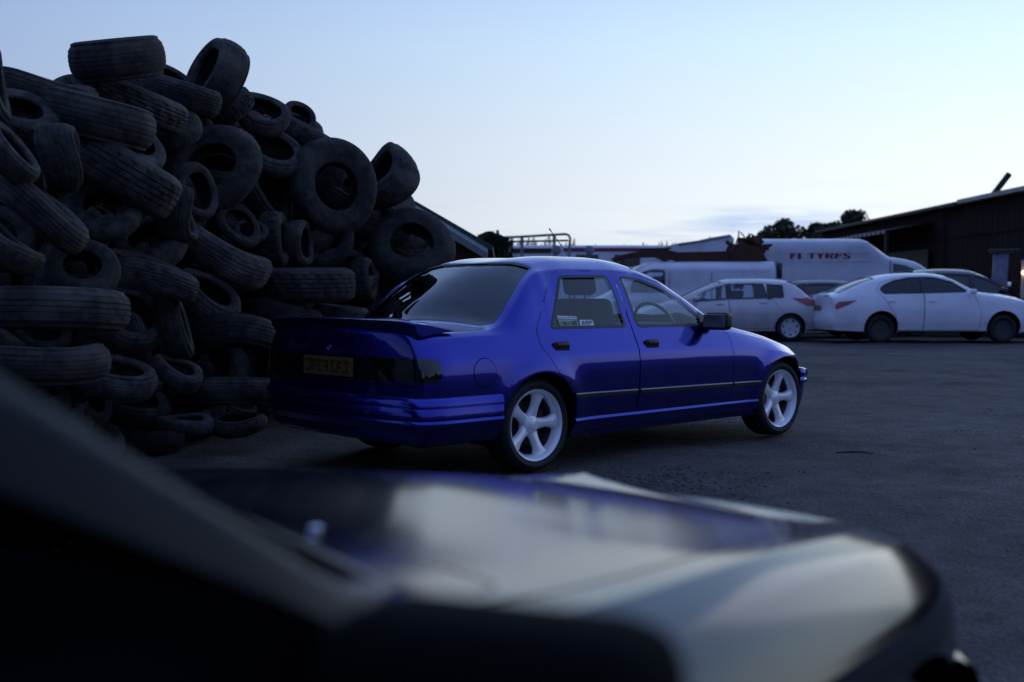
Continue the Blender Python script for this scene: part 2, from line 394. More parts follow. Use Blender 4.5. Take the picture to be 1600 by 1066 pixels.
        c = len(V); V.append((xw, side*(max(ys)-deep), zc))
        for i in range(n-1):
            F += [(3*i, 3*i+1, 3*i+4, 3*i+3), (3*i+1, 3*i+2, 3*i+5, 3*i+4), (3*i+2, c, 3*i+5)]
        raw('wheel_well', V, F, M['under'], parent)
def circle_hole(B, xw, zc, Ra):
    # outline of the wheel opening, closed below the sill
    a0 = -.25; pts = [(xw+Ra*math.cos(a), zc+Ra*math.sin(a)) for a in np.linspace(a0, math.pi-a0, 34)]
    q = B.xz([(x, z) for x, z in pts], du=1, vmax=4)
    q = q[:34]
    return [(q[0][0], -.6)] + [p for p in q] + [(q[-1][0], -.6)]
def inset(poly, d):
    n = len(poly); A = sum(poly[i][0]*poly[(i+1) % n][1]-poly[(i+1) % n][0]*poly[i][1] for i in range(n)); sg = 1 if A > 0 else -1; out = []
    for i in range(n):
        p0, p1, p2 = Vector(poly[i-1]), Vector(poly[i]), Vector(poly[(i+1) % n])
        e1 = (p1-p0).normalized(); e2 = (p2-p1).normalized(); n1 = Vector((-e1.y, e1.x))*sg; n2 = Vector((-e2.y, e2.x))*sg
        b = (n1+n2); b = b.normalized() if b.length > 1e-6 else n1; k = max(.35, b.dot(n1)); out.append(tuple(p1+b*(d/k)))
    return out
def rounded(poly, r, n=4):
    out = []
    for i in range(len(poly)):
        p0, p1, p2 = Vector(poly[i-1]), Vector(poly[i]), Vector(poly[(i+1) % len(poly)])
        a = (p0-p1); b = (p2-p1); ra = min(r, a.length*.45); rb = min(r, b.length*.45); A = p1+a.normalized()*ra; Bp = p1+b.normalized()*rb
        for k in range(n+1):
            t = k/n; out.append(tuple(A*(1-t)**2+p1*2*t*(1-t)+Bp*t*t))
    return out
def sweep(path, prof, grow=0):
    """plan path [(x,y)], profile [(outward, z)] -> V, F ; outward is to the right of the path direction"""
    V = []; F = []; m = len(prof); n = len(path)
    for i, p in enumerate(path):
        a = Vector(path[max(i-1, 0)]); b = Vector(path[min(i+1, n-1)]); t = (b-a).normalized(); nr = Vector((t.y, -t.x))
        e = min(math.dist(path[0], p), math.dist(path[-1], p)); k = 1 if not grow else min(1, .12+.88*math.sin(min(1, e/grow)*math.pi/2))
        for o, z in prof: V.append((p[0]+nr.x*o*k, p[1]+nr.y*o*k, z))
    for i in range(n-1):
        for j in range(m-1): F.append((i*m+j, (i+1)*m+j, (i+1)*m+j+1, i*m+j+1))
    return V, F

# ---- wheels
def tyre_profile(Ro, Ri, W):
    h = W/2
    return [(Ri, -h*.72), (Ri+.012, -h*.86), (Ri+(Ro-Ri)*.45, -h*1.0), (Ro-.028, -h*.97), (Ro-.010, -h*.86), (Ro-.001, -h*.66), (Ro-.001, -h*.42), (Ro-.008, -h*.40), (Ro-.008, -h*.36), (Ro, -h*.34),
            (Ro, -.006), (Ro-.008, -.004), (Ro-.008, .004), (Ro, .006), (Ro, h*.34), (Ro-.008, h*.36), (Ro-.008, h*.40), (Ro-.001, h*.42), (Ro-.001, h*.66), (Ro-.010, h*.86), (Ro-.028, h*.97), (Ro-.35*(Ro-Ri)-.01, h*1.02),
            (Ri+(Ro-Ri)*.30, h*.98), (Ri+.010, h*.88), (Ri, h*.80), (Ri-.012, h*.78)]
def alloy_wheel(parent, x, side, yface, Ro, Rr, W=.215, rot=0., mat=None, style='five'):
    """a wheel whose outer face looks along local +y; turned about z for the right-hand side"""
    wl = empty('wheel', parent, (x, side*yface, Ro), (0, rot, 0 if side > 0 else math.pi))
    t = MB(); t.lathe([(r, h-W/2+.012) for r, h in tyre_profile(Ro, Rr-.008, W)], 64); t.build('tyre', M['tyre'], wl, True)
    mat = mat or M['alloy']
    if style == 'five':
        rim = MB(); rim.lathe([(Rr-.016, -.006), (Rr+.001, .006), (Rr+.002, .001), (Rr-.002, -.012), (Rr-.02, -.02)], 64)
        rim.lathe([(Rr-.014, -.003), (Rr-.021, -.012), (Rr-.029, -.034), (Rr-.036, -.06)], 64)
        rim.build('rim', mat, wl, True)
        bar = MB(); bar.lathe([(Rr-.034, -.05), (Rr-.045, -.10), (Rr-.05, -.19)], 48); bar.build('rim_barrel', M['barrel'], wl, True)
        for k in range(5):
            a = 2*math.pi*k/5 + R(2)*side + (math.pi if side < 0 else 0); V = []; F = []
            st = [(.020, .040, -.044, .035), (.055, .032, -.041, .032), (.085, .026, -.036, .030), (.115, .0245, -.031, .030), (.145, .027, -.026, .031), (.170, .034, -.022, .034), (Rr-.033, .046, -.022, .04), (Rr-.018, .066, -.014, .03)]
            for r, hw, yt, dp in st:
                for q, (sx, dy) in enumerate([(-1.12, -dp), (-1, -.010), (-.72, -.0015), (-.3, .001), (.3, .001), (.72, -.0015), (1, -.010), (1.12, -dp)]):
                    V.append((r, yt+dy, sx*hw*1.12))
            for i in range(len(st)-1):
                for j in range(7): F.append((i*8+j, i*8+j+1, (i+1)*8+j+1, (i+1)*8+j))
            ca, sa = math.cos(a), math.sin(a)
            V = [(x_*ca-z_*sa, y_, x_*sa+z_*ca) for x_, y_, z_ in V]
            MB().add(V, F).build('spoke', mat, wl, True)
        hub = MB(); hub.lathe([(.0, -.030), (.022, -.030), (.036, -.033), (.040, -.036), (.046, -.036), (.056, -.040), (.064, -.052), (.066, -.09)], 40)
        hub.build('hub', mat, wl, True)
        for k in range(5):
            a = 2*math.pi*k/5+R(2)+math.pi/5*0; 
        cp = MB(); cp.lathe([(.0, -.0265), (.016, -.027), (.024, -.0285), (.026, -.032)], 32); cp.build('centre_cap', M['alloy'], wl, True)
        d = MB(); d.lathe([(.03, -.105), (.14, -.105), (.14, -.125), (.03, -.125)], 40, closed=True); d.build('brake_disc', M['disc'], wl, True)
        cal = MB(); cal.box((-.115, -.11, .02), (.06, .06, .13)); cal.build('brake_caliper', M['black'], wl, False, .008)
    else:
        rim = MB(); rim.lathe([(Rr-.04, -.02), (Rr-.014, -.004), (Rr+.001, .006), (Rr+.002, .001), (Rr-.002, -.012)], 40); rim.build('rim', mat if style != 'dark' else M['black'], wl, True)
        dk = MB(); dk.lathe([(0, -.02), (.03, -.02), (.05, -.026), (Rr*.55, -.016), (Rr-.035, -.012), (Rr-.01, -.012)], 40); dk.build('wheel_cover', mat if style != 'dark' else M['disc'], wl, True)
        if style == 'cover':
            for k in range(7):
                a = 2*math.pi*k/7+.2; rr = Rr*.76; V = []
                for q in range(10):
                    b = 2*math.pi*q/10; p = (rr+.020*math.cos(b), .030*math.sin(b)); V.append((p[0]*math.cos(a)-p[1]*math.sin(a), -.009, p[0]*math.sin(a)+p[1]*math.cos(a)))
                MB().add(V, [tuple(range(10))]).build('cover_hole', M['under'], wl)
    return wl
def seat(parent, x, y, z, w_=.50, head=True, h=.62, recl=.22):
    s_ = MB(); s_.box((x+.25, y, z+.09), (.52, w_, .20)); s_.build('seat_cushion', M['cabin'], parent, True, .05)
    m = Matrix.Rotation(-recl, 3, 'Y'); b = MB(); b.box((x-.10, y, z+.18+h/2), (.13, w_, h), m); b.build('seat_back', M['cabin'], parent, True, .055, 3)
    if head:
        hx = x-.10-math.sin(recl)*(h/2+.10)
        b = MB(); b.box((hx, y, z+.18+h+.10), (.09, .27, .17), m); b.build('headrest', M['cabin'], parent, True, .04, 3)
        p = MB(); p.tube([(hx+.02, y-.05, z+.18+h-.06), (hx, y-.05, z+.18+h+.06)], .007, 6); p.tube([(hx+.02, y+.05, z+.18+h-.06), (hx, y+.05, z+.18+h+.06)], .007, 6); p.build('headrest_post', M['chrome'], parent)

def make_car(label, cat, name, loc, rz, B, sp, paintm):
    """sp: geometry of openings, lamps and wheels"""
    t = thing(name, label, cat, loc, rz)
    xw = sp['wheels']; Ra = sp['arch_r']; zc = sp['arch_z']
    holes_side = []; doors = [B.xz(d) for d in sp['doors']]; wins = [B.xz(rounded(g, sp.get('wr', .04))) for g in sp['windows']]
    ws = B.uv(sp['windscreen']); rw = B.uv(sp['rear_window']); bn = B.uv(sp['bonnet']); bt = B.uv(sp['boot']) if sp.get('boot') else None
    arches = [circle_hole(B, x, zc, Ra) for x in xw]
    full = B.uv([(B.xr, 0), (B.xf, 0), (B.xf, 6), (B.xr, 6)])
    ex = sp.get('fine', 1)
    outer_win = [g for g, own in zip(wins, sp['win_door']) if own is None]
    holes = doors + outer_win + [ws, rw, bn] + arches + ([bt] if bt else [])
    B.panel('body', [full], holes, paintm, t, gu=.05*ex, gv=.1*ex)
    # inner dark skin behind the shut lines
    inn = B.uv([(sp['cabin'][0], .1), (sp['cabin'][1], .1), (sp['cabin'][1], 2.9), (sp['cabin'][0], 2.9)])
    B.panel('inner_panel', [inn], arches, M['under'], t, off=-.03, gu=.12, gv=.3)
    if sp['bonnet_gap']:
        B.panel('gutter', [B.uv([(p[0], max(p[1]-.25, 3.4)) for p in sp['bonnet']])], [], M['under'], t, off=-.02, gu=.1, gv=.25)
    dm = {}
    for side in (1, -1):
        for i, d in enumerate(sp['doors']):
            dd = B.xz(inset(d, .005*(1.8 if ex > 1 else 1))); hs = [wins[j] for j in range(len(wins)) if sp['win_door'][j] == i]
            do = B.panel('door', [dd], hs+arches, paintm, t, sides=(side,), gu=.05*ex, gv=.1*ex); dm[(i, side)] = do
            hx, hz = sp['handles'][i]; q = B.xz([(hx, hz), (hx+.001, hz), (hx, hz+.001)], 1)[0]; P = B.S([q[0]], [q[1]])[0]
            hb = MB(); hw_ = sp.get('handle_size', (.125, .05))
            if sp.get('handle_recess'):
                hb.box((P[0], side*(P[1]+.003), P[2]), (hw_[0], .018, hw_[1])); hb.build('handle', M['black'], do, True, .009, 3)
                h2 = MB(); h2.box((P[0], side*(P[1]+.013), P[2]+.008), (hw_[0]*.8, .014, hw_[1]*.45)); h2.build('handle_flap', M['trim'], do, True, .005)
            else:
                hb.box((P[0], side*(P[1]+.018), P[2]), (.17, .018, .026)); hb.build('handle', paintm, do, True, .008, 3)
        for j, g in enumerate(sp['windows']):
            own = sp['win_door'][j]; par = dm[(own, side)] if own is not None else t
            if sp.get('open_window') == j and side < 0: continue
            g_in = inset(rounded(g, sp.get('wr', .04)), .018); gm = M[sp['glass'][j]]
            B.panel('side_window', [B.xz(inset(rounded(g, sp.get('wr', .04)), .004))], [], gm, par, sides=(side,), off=-.008, gu=.1, gv=.2)
            B.panel('window_seal', [wins[j]], [B.xz(g_in)], M['trim'], par, sides=(side,), off=sp.get('seal', .002), gu=.5, gv=.9)
        for x in xw: B.arch(x, zc, Ra, side, t, paintm)
    gw = M[sp.get('ws_glass', 'glass')]; gr = M[sp.get('rw_glass', 'tint')]
    B.panel('windscreen', [ws], [], gw, t, off=-.008, gu=.08, gv=.2)
    B.panel('windscreen_seal', [ws], [B.uv([(x+dx, v+dv) for (x, v), (dx, dv) in zip(sp['windscreen'], sp['ws_in'])])], M['trim'], t, off=.001, gu=.5, gv=.9)
    B.panel('rear_window', [rw], [], gr, t, off=-.008, gu=.08, gv=.2)
    B.panel('rear_window_seal', [rw], [B.uv([(x+dx, v+dv) for (x, v), (dx, dv) in zip(sp['rear_window'], sp['rw_in'])])], M['trim'], t, off=.001, gu=.5, gv=.9)
    B.panel('bonnet', [B.uv([(x+dx, v+dv) for (x, v), (dx, dv) in zip(sp['bonnet'], sp['bn_in'])])], [], paintm, t, gu=.05*ex, gv=.1*ex)
    if bt: B.panel('boot_lid', [B.uv([(x+dx, v+dv) for (x, v), (dx, dv) in zip(sp['boot'], sp['bt_in'])])], [], paintm, t, gu=.05*ex, gv=.1*ex)
    B.cap('tail_panel', True, paintm, t); B.cap('nose_panel', False, paintm, t)
    # underside
    ub = MB(); z0 = sp.get('floor', .26)
    for xa, xb, yy in ((B.xr+.1, xw[0]-Ra, .70), (xw[0]-Ra, xw[0]+Ra, .42), (xw[0]+Ra, xw[1]-Ra, .77), (xw[1]-Ra, xw[1]+Ra, .42), (xw[1]+Ra, B.xf-.15, .66)):
        ub.box(((xa+xb)/2, 0, z0+.03), (xb-xa-.002, 2*yy*sp.get('wk', 1), .08))
    ub.build('underbody', M['under'], t)
    for x in xw:
        for side in (1, -1):
            st = sp.get('wheel_style', 'five'); alloy_wheel(t, x, side, sp['yface'], sp['Ro'], sp['Rr'], sp.get('W', .21), 0, sp.get('wheel_mat'), st if isinstance(st, str) else st[xw.index(x)])
    # cabin
    zb = sp['belt_in']; c0, c1 = sp['cabin']
    dsh = MB(); dsh.box((sp['dash'], 0, zb-.09), (.42, 1.26, .20)); dsh.build('dashboard', M['cabin'], t, True, .05)
    sh = MB(); sh.box((sp['shelf'], 0, zb-.06), (.45, 1.20, .05)); sh.build('parcel_shelf', M['cabin'], t, True, .015)
    fl = MB(); fl.box(((c0+c1)/2, 0, .36), (c1-c0, 1.3, .04)); fl.build('cabin_floor', M['cabin'], t)
    for y in (.37, -.37): seat(t, sp['seat_x'], y, sp.get('seat_z', .36))
    rb = MB(); m = Matrix.Rotation(-.3, 3, 'Y'); rb.box((sp['bench_x'], 0, sp.get('seat_z', .36)+.40), (.13, 1.22, .62), m); rb.build('bench_back', M['cabin'], t, True, .05)
    dr = sp.get('drive_side', -1); scx = sp['seat_x']+.62; stv = MB()
    V = []; F = []
    for i in range(28):
        a = 2*math.pi*i/28
        for k in range(6):
            b = 2*math.pi*k/6; r_ = .185+.013*math.cos(b); V.append(Vector((.013*math.sin(b), r_*math.cos(a), r_*math.sin(a))))
    for i in range(28):
        for k in range(6): F.append((i*6+k, ((i+1) % 28)*6+k, ((i+1) % 28)*6+(k+1) % 6, i*6+(k+1) % 6))
    mm = Matrix.Rotation(R(-25), 3, 'Y'); cen = Vector((scx, .37*dr, zb-.0))
    stv.add([mm @ v+cen for v in V], F); stv.box(cen, (.03, .36, .05), mm); stv.build('steering_wheel', M['black'], t, True)
    return t, dm

# ------------------------------------------------------------------ GROUND
gm = bpy.data.materials.new('yard_gravel'); gm.use_nodes = True; t_ = gm.node_tree; n_ = t_.nodes; p_ = n_['Principled BSDF']
co = n_.new('ShaderNodeTexCoord')
def noise(sc_, det=8, ro=.6):
    z = n_.new('ShaderNodeTexNoise'); z.inputs['Scale'].default_value = sc_; z.inputs['Detail'].default_value = det; z.inputs['Roughness'].default_value = ro
    t_.links.new(co.outputs['Object'], z.inputs['Vector']); return z
def rampg(src, st):
    r = n_.new('ShaderNodeValToRGB'); e = r.color_ramp.elements
    e[0].position, e[0].color = st[0][0], (*st[0][1], 1); e[1].position, e[1].color = st[1][0], (*st[1][1], 1)
    for p, c in st[2:]: q = e.new(p); q.color = (*c, 1)
    t_.links.new(src, r.inputs[0]); return r
big = noise(.35, 6); mid = noise(4, 8); fine = noise(60, 10, .75)
r1 = rampg(big.outputs['Fac'], [(.35, (.066, .058, .053)), (.65, (.132, .117, .106))])
r2 = rampg(fine.outputs['Fac'], [(.38, (.32, .32, .33)), (.62, (1.62, 1.58, 1.52))])
r3 = rampg(mid.outputs['Fac'], [(.35, (.72, .72, .72)), (.65, (1.15, 1.15, 1.15))])
mu = n_.new('ShaderNodeMixRGB'); mu.blend_type = 'MULTIPLY'; mu.inputs[0].default_value = 1; t_.links.new(r1.outputs[0], mu.inputs[1]); t_.links.new(r2.outputs[0], mu.inputs[2])
mu2 = n_.new('ShaderNodeMixRGB'); mu2.blend_type = 'MULTIPLY'; mu2.inputs[0].default_value = 1; t_.links.new(mu.outputs[0], mu2.inputs[1]); t_.links.new(r3.outputs[0], mu2.inputs[2])
st_ = noise(.9, 5, .55); r4 = rampg(st_.outputs['Fac'], [(.56, (1, 1, 1)), (.68, (.55, .56, .58))])
mu3 = n_.new('ShaderNodeMixRGB'); mu3.blend_type = 'MULTIPLY'; mu3.inputs[0].default_value = 1; t_.links.new(mu2.outputs[0], mu3.inputs[1]); t_.links.new(r4.outputs[0], mu3.inputs[2])
t_.links.new(mu3.outputs[0], p_.inputs['Base Color']); p_.inputs['Roughness'].default_value = .92; p_.inputs['Specular IOR Level'].default_value = .25
vo = n_.new('ShaderNodeTexVoronoi'); vo.inputs['Scale'].default_value = 55; t_.links.new(co.outputs['Object'], vo.inputs['Vector'])
b1 = n_.new('ShaderNodeBump'); b1.inputs['Strength'].default_value = .7; b1.inputs['Distance'].default_value = .012; t_.links.new(vo.outputs['Distance'], b1.inputs['Height']); b1.invert = True
b2 = n_.new('ShaderNodeBump'); b2.inputs['Strength'].default_value = .6; b2.inputs['Distance'].default_value = .04; t_.links.new(mid.outputs['Fac'], b2.inputs['Height']); t_.links.new(b1.outputs[0], b2.inputs['Normal'])
t_.links.new(b2.outputs[0], p_.inputs['Normal'])
def axis_pts(c, n=150, far=900):
    q = np.linspace(-1, 1, n); return c+np.sign(q)*(np.abs(q)*14 + (far-14)*np.abs(q)**6)
gx, gy = axis_pts(1, 190), axis_pts(9, 190)
def gz(x, y):
    k = np.clip((70-np.hypot(x, y-9))/40, 0, 1)
    return k*(.012*np.sin(x*1.3+.7*np.sin(y*.9))*np.sin(y*1.1+1)+.008*np.sin(x*3.7+y*2.1)+.006*np.sin(y*5.3-x*2.3)) - .012
V = [(x, y, float(gz(x, y))) for y in gy for x in gx]; n = len(gx)
F = [(j*n+i, j*n+i+1, (j+1)*n+i+1, (j+1)*n+i) for j in range(n-1) for i in range(n-1)]
tag(raw('ground', V, F, gm), 'dark gravel yard under the cars and tyres', None, kind='structure')
# loose stones
V = []; F = []
ico = [(-.5, -.5, -.4), (.5, -.45, -.4), (.55, .5, -.4), (-.45, .5, -.4), (-.3, -.3, .45), (.35, -.25, .4), (.3, .35, .5), (-.35, .3, .35)]
for i in range(5200):
    if i < 700: x, y = random.gauss(.55, .38), random.gauss(6.6, .28); s = random.uniform(.006, .022)
    else: x, y = random.uniform(-4, 9), 2.2+14*random.random()**1.2; s = random.uniform(.003, .011)*(1 if random.random() < .97 else 2)
    a = random.uniform(0, 6.3); b = len(V); z = float(gz(x, y))
    for p in ico:
        px = p[0]*s*random.uniform(.8, 1.25); py = p[1]*s*random.uniform(.7, 1.2); V.append((x+px*math.cos(a)-py*math.sin(a), y+px*math.sin(a)+py*math.cos(a), z+(p[2]+.3)*s*.7))
    F += [tuple(b+k for k in f) for f in ((4, 5, 6, 7), (0, 1, 5, 4), (1, 2, 6, 5), (2, 3, 7, 6), (3, 0, 4, 7))]
stone = pmat('stone', (.07, .066, .064), .9, var=(9, (.11, .105, .10), .4, .7))
tag(raw('gravel', V, F, stone, None, False), 'loose stones scattered over the dark yard', None, kind='stuff')
P = at_height(1335, 709, .01)
s_ = MB(); s_.tube([P+Vector((-.12, .02, .004)), P+Vector((-.04, -.01, .012)), P+Vector((.05, .015, .010)), P+Vector((.12, -.02, .004))], [.004, .007, .006, .003], 6)
s_.tube([P+Vector((-.02, 0, .012)), P+Vector((.02, .05, .016))], [.004, .002], 5)
tag(s_.build('twig', M['bark'], None, True), 'short dark twig lying alone on the open gravel', 'twig')

# ------------------------------------------------------------------ WAREHOUSE on the right
def wall_y(u_, x): return x*FPX/(u_-800)
bx = thing('warehouse', 'long brown steel-clad warehouse with a pale roof edge behind the white saloon', 'warehouse')
EAVE = 5.0; WX = 19.6; y0, y1 = 24.0, 72.0
m = MB(); m.box((WX+9, (y0+y1)/2, EAVE/2-.02), (18, y1-y0, EAVE)); m.build('wall', M['cladding'], bx)
m = MB()
k = 0; y = y0
while y < y1:      # cladding ribs, real ridges every 0.5 m
    m.box((WX-.006, y, EAVE/2), (.012, .09, EAVE-.1)); y += .5
for zz in (1.9, 3.6): m.box((WX-.035, (y0+y1)/2, zz), (.05, y1-y0, .06))
m.build('cladding_ribs', M['cladding'], bx)['kind'] = 'stuff'
m = MB(); m.hexa([(WX-.35, y0-.3, EAVE+.0), (WX+9, y0-.3, EAVE+1.35), (WX+9, y1+.3, EAVE+1.35), (WX-.35, y1+.3, EAVE+.0), (WX-.35, y0-.3, EAVE+.10), (WX+9, y0-.3, EAVE+1.45), (WX+9, y1+.3, EAVE+1.45), (WX-.35, y1+.3, EAVE+.10)])
m.hexa([(WX+9, y0-.3, EAVE+1.35), (WX+18.3, y0-.3, EAVE), (WX+18.3, y1+.3, EAVE), (WX+9, y1+.3, EAVE+1.35), (WX+9, y0-.3, EAVE+1.45), (WX+18.3, y0-.3, EAVE+.1), (WX+18.3, y1+.3, EAVE+.1), (WX+9, y1+.3, EAVE+1.45)])
m.build('roof', M['fascia'], bx)
m = MB(); m.box((WX-.42, (y0+49)/2, EAVE+.05), (.14, 49-y0, .17)); m.build('gutter', M['fascia'], bx)
m = MB(); m.box((WX-.42, (49.3+y1)/2, EAVE+.0), (.12, y1-49.3, .12)); m.build('gutter', M['darksteel'], bx)
m = MB(); dpy = wall_y(1476, WX); m.tube([(WX-.42, dpy, EAVE), (WX-.12, dpy, EAVE-.4), (WX-.12, dpy, .1)], .06, 8); m.build('downpipe', M['rust'], bx, True)
dy = 36.5; m = MB(); m.box((WX-.05, dy, 1.9), (.08, 4.2, 3.8)); d_ = m.build('door', M['darksteel'], bx)
m = MB(); [m.box((WX-.11, dy-1.9+.38*i, 1.9), (.04, .05, 3.7)) for i in range(11)]; m.build('door_rib', M['darksteel'], d_)
# canopy (lean-to) at the far end
ca = thing('lean_to_shelter', 'low open lean-to with a scalloped sheet edge against the warehouse wall', 'shelter')
ya, yb = 53, 66; zc_ = 4.15
m = MB(); m.hexa([(17.4, ya, zc_-.15), (WX-.07, ya, zc_+.25), (WX-.07, yb, zc_+.25), (17.4, yb, zc_-.15), (17.4, ya, zc_-.09), (WX-.07, ya, zc_+.31), (WX-.07, yb, zc_+.31), (17.4, yb, zc_-.09)]); m.build('roof', M['darksteel'], ca)
for i in range(int((yb-ya)/.7)): m = MB(); m.box((17.38, ya+.35+i*.7, zc_-.16), (.03, .42, .14)); m.build('edge_flashing', M['fascia'], ca)
for yy in (ya+.2, (ya+yb)/2, yb-.2):
    m = MB(); m.box((17.5, yy, (zc_-.15)/2), (.14, .14, zc_-.15)); m.build('post', M['darksteel'], ca)
m = MB(); m.box((WX-.2, (ya+yb)/2, 1.6), (.1, yb-ya, 3.2)); m.build('back_panel', M['darksteel'], ca)
# leaning flue on the roof
a = at_depth(1553, 303, 46.5); b = at_depth(1577, 272, 46.5)
m = MB(); dd = (b-a); m.tube([a-dd*.25, b], .12, 10); tag(m.build('flue_pipe', M['darksteel'], None, True), 'black pole leaning out over the warehouse roof edge', 'pole')

# ------------------------------------------------------------------ TREES
def leaf_crown(name, blobs, nleaf, size, mat, parent):
    V = []; F = []
    tot = sum(b[3]**2 for b in blobs)
    for (cx, cy, cz, r) in blobs:
        for _ in range(int(nleaf*r*r/tot)):
            d = rng.normal(size=3); d /= np.linalg.norm(d); q = r*(.55+.5*random.random()**.6); p = np.array([cx, cy, cz])+d*q*np.array([1, 1, .8])
            a = rng.normal(size=3); a /= np.linalg.norm(a); bb = np.cross(a, rng.normal(size=3)); bb /= np.linalg.norm(bb)
            s = size*random.uniform(.5, 1.3); k = len(V); V += [p-a*s, p+bb*s*.5, p+a*s, p-bb*s*.5]; F.append((k, k+1, k+2, k+3))
    return raw(name, V, F, mat, parent, False)
def tree(px, top, d, wpx, label, seed, blobs_n=9):
    blobs_n += 10
    random.seed(seed); rr = np.random.default_rng(seed)
    ztop = at_depth(px, top, d).z; x = at_depth(px, top, d).x; Wd = wpx/FPX*d
    t = thing('tree', label, 'tree', (x, d, 0))
    tk = MB(); tk.tube([(0, 0, 0), (.05, 0, ztop*.3), (-.1, .1, ztop*.62), (0, .05, ztop*.85)], [.22, .17, .10, .03], 8)
    for i in range(7):
        a = random.uniform(0, 6.28); h = ztop*random.uniform(.3, .65); l = Wd*random.uniform(.25, .45)
        tk.tube([(0, 0, h), (l*.5*math.cos(a), l*.5*math.sin(a), h+ztop*.10), (l*math.cos(a), l*math.sin(a), h+ztop*.25)], [.07, .045, .015], 6)
    tk.build('trunk', M['bark'], t, True)
    bl = []
    for i in range(blobs_n):
        a = random.uniform(0, 6.28); q = random.random()**.7; z = ztop*random.uniform(.5, 1.0); env = math.sin(min(1, max(.2, (ztop-z)/(ztop*.28)))*math.pi/2)
        r = Wd*random.uniform(.13, .21); bl.append((math.cos(a)*Wd*.42*q*env, math.sin(a)*Wd*.3*q, min(z, ztop-r*.7), r))
    bl.append((0, 0, ztop-Wd*.1, Wd*.13))
    leaf_crown('crown', bl, 8500, .14, M['leaf'], t)
tree(1222, 344, 78, 92, 'loose-crowned tree over the van with red lettering', 11, 12)
tree(1272, 350, 82, 60, 'smallest tree, in the gap between two taller trees', 12, 8)
tree(1334, 330, 80, 100, 'tallest leafy tree beside the warehouse roof', 14, 15)
tree(1300, 350, 76, 84, 'low dark tree in front of the tallest leafy tree', 15, 9)
tree(1378, 346, 86, 80, 'round tree partly hidden behind the warehouse end', 16, 9)
random.seed(21)
# far conifer belt: reads as one mass
V = []; F = []
px = 745
while px < 1215:
    d = random.uniform(120, 150)
    gap = 0 if (px < 890 or px > 1015) else 6
    top = random.uniform(364, 382) if px < 900 else random.uniform(374, 388)
    if random.random() < .12: top -= 7
    P = at_depth(px, top+gap, d); z1 = P.z; x = P.x; wd = random.uniform(.9, 1.9)
    nb = int(z1/.28)
    for i in range(nb):
        f = i/nb; z = .6+(z1-.6)*f; r = wd*(1-f)**.8+.05
        for k in range(9):
            a = random.uniform(0, 6.28); b = len(V); rr_ = r*random.uniform(.7, 1.2)
            V += [(x+.05*math.cos(a+1.5), d+.05*math.sin(a+1.5), z+.25), (x+rr_*math.cos(a-.2), d+rr_*math.sin(a-.2), z-.12), (x+rr_*math.cos(a+.2), d+rr_*math.sin(a+.2), z-.18)]; F.append((b, b+1, b+2))
    px += random.uniform(3, 8)
V += [(-30, 152, 0), (75, 152, 0), (75, 152, 4.2), (-30, 152, 4.2)]; F.append((len(V)-4, len(V)-3, len(V)-2, len(V)-1))
tag(raw('treeline', V, F, M['needle'], None, False), 'far belt of dark conifers along the horizon', None, kind='stuff')
# hedge bank that closes the horizon further round
V = []; F = []
for i in range(14000):
    a = random.uniform(-1.2, 4.34); rr_ = random.uniform(95, 104) if -.2 < a < 3.3 else random.uniform(60, 66)
    if R(62) < a < R(118): continue
    x, y = rr_*math.cos(a), rr_*math.sin(a); h = 3.2+1.6*math.sin(a*9)+1.0*math.sin(a*31); z = random.uniform(.1, max(.6, h)); s = random.uniform(.5, 1.0); b = len(V)
    c_, s2 = -math.sin(a), math.cos(a); V += [(x-c_*s, y-s2*s, z-s*.6), (x+c_*s, y+s2*s, z-s*.5), (x+c_*s*.5, y+s2*s*.5, z+s*.7), (x-c_*s*.6, y-s2*s*.6, z+s*.5)]; F.append((b, b+1, b+2, b+3))
tag(raw('hedge_bank', V, F, M['needle'], None, False), 'rough dark hedge closing off the yard', None, kind='stuff')

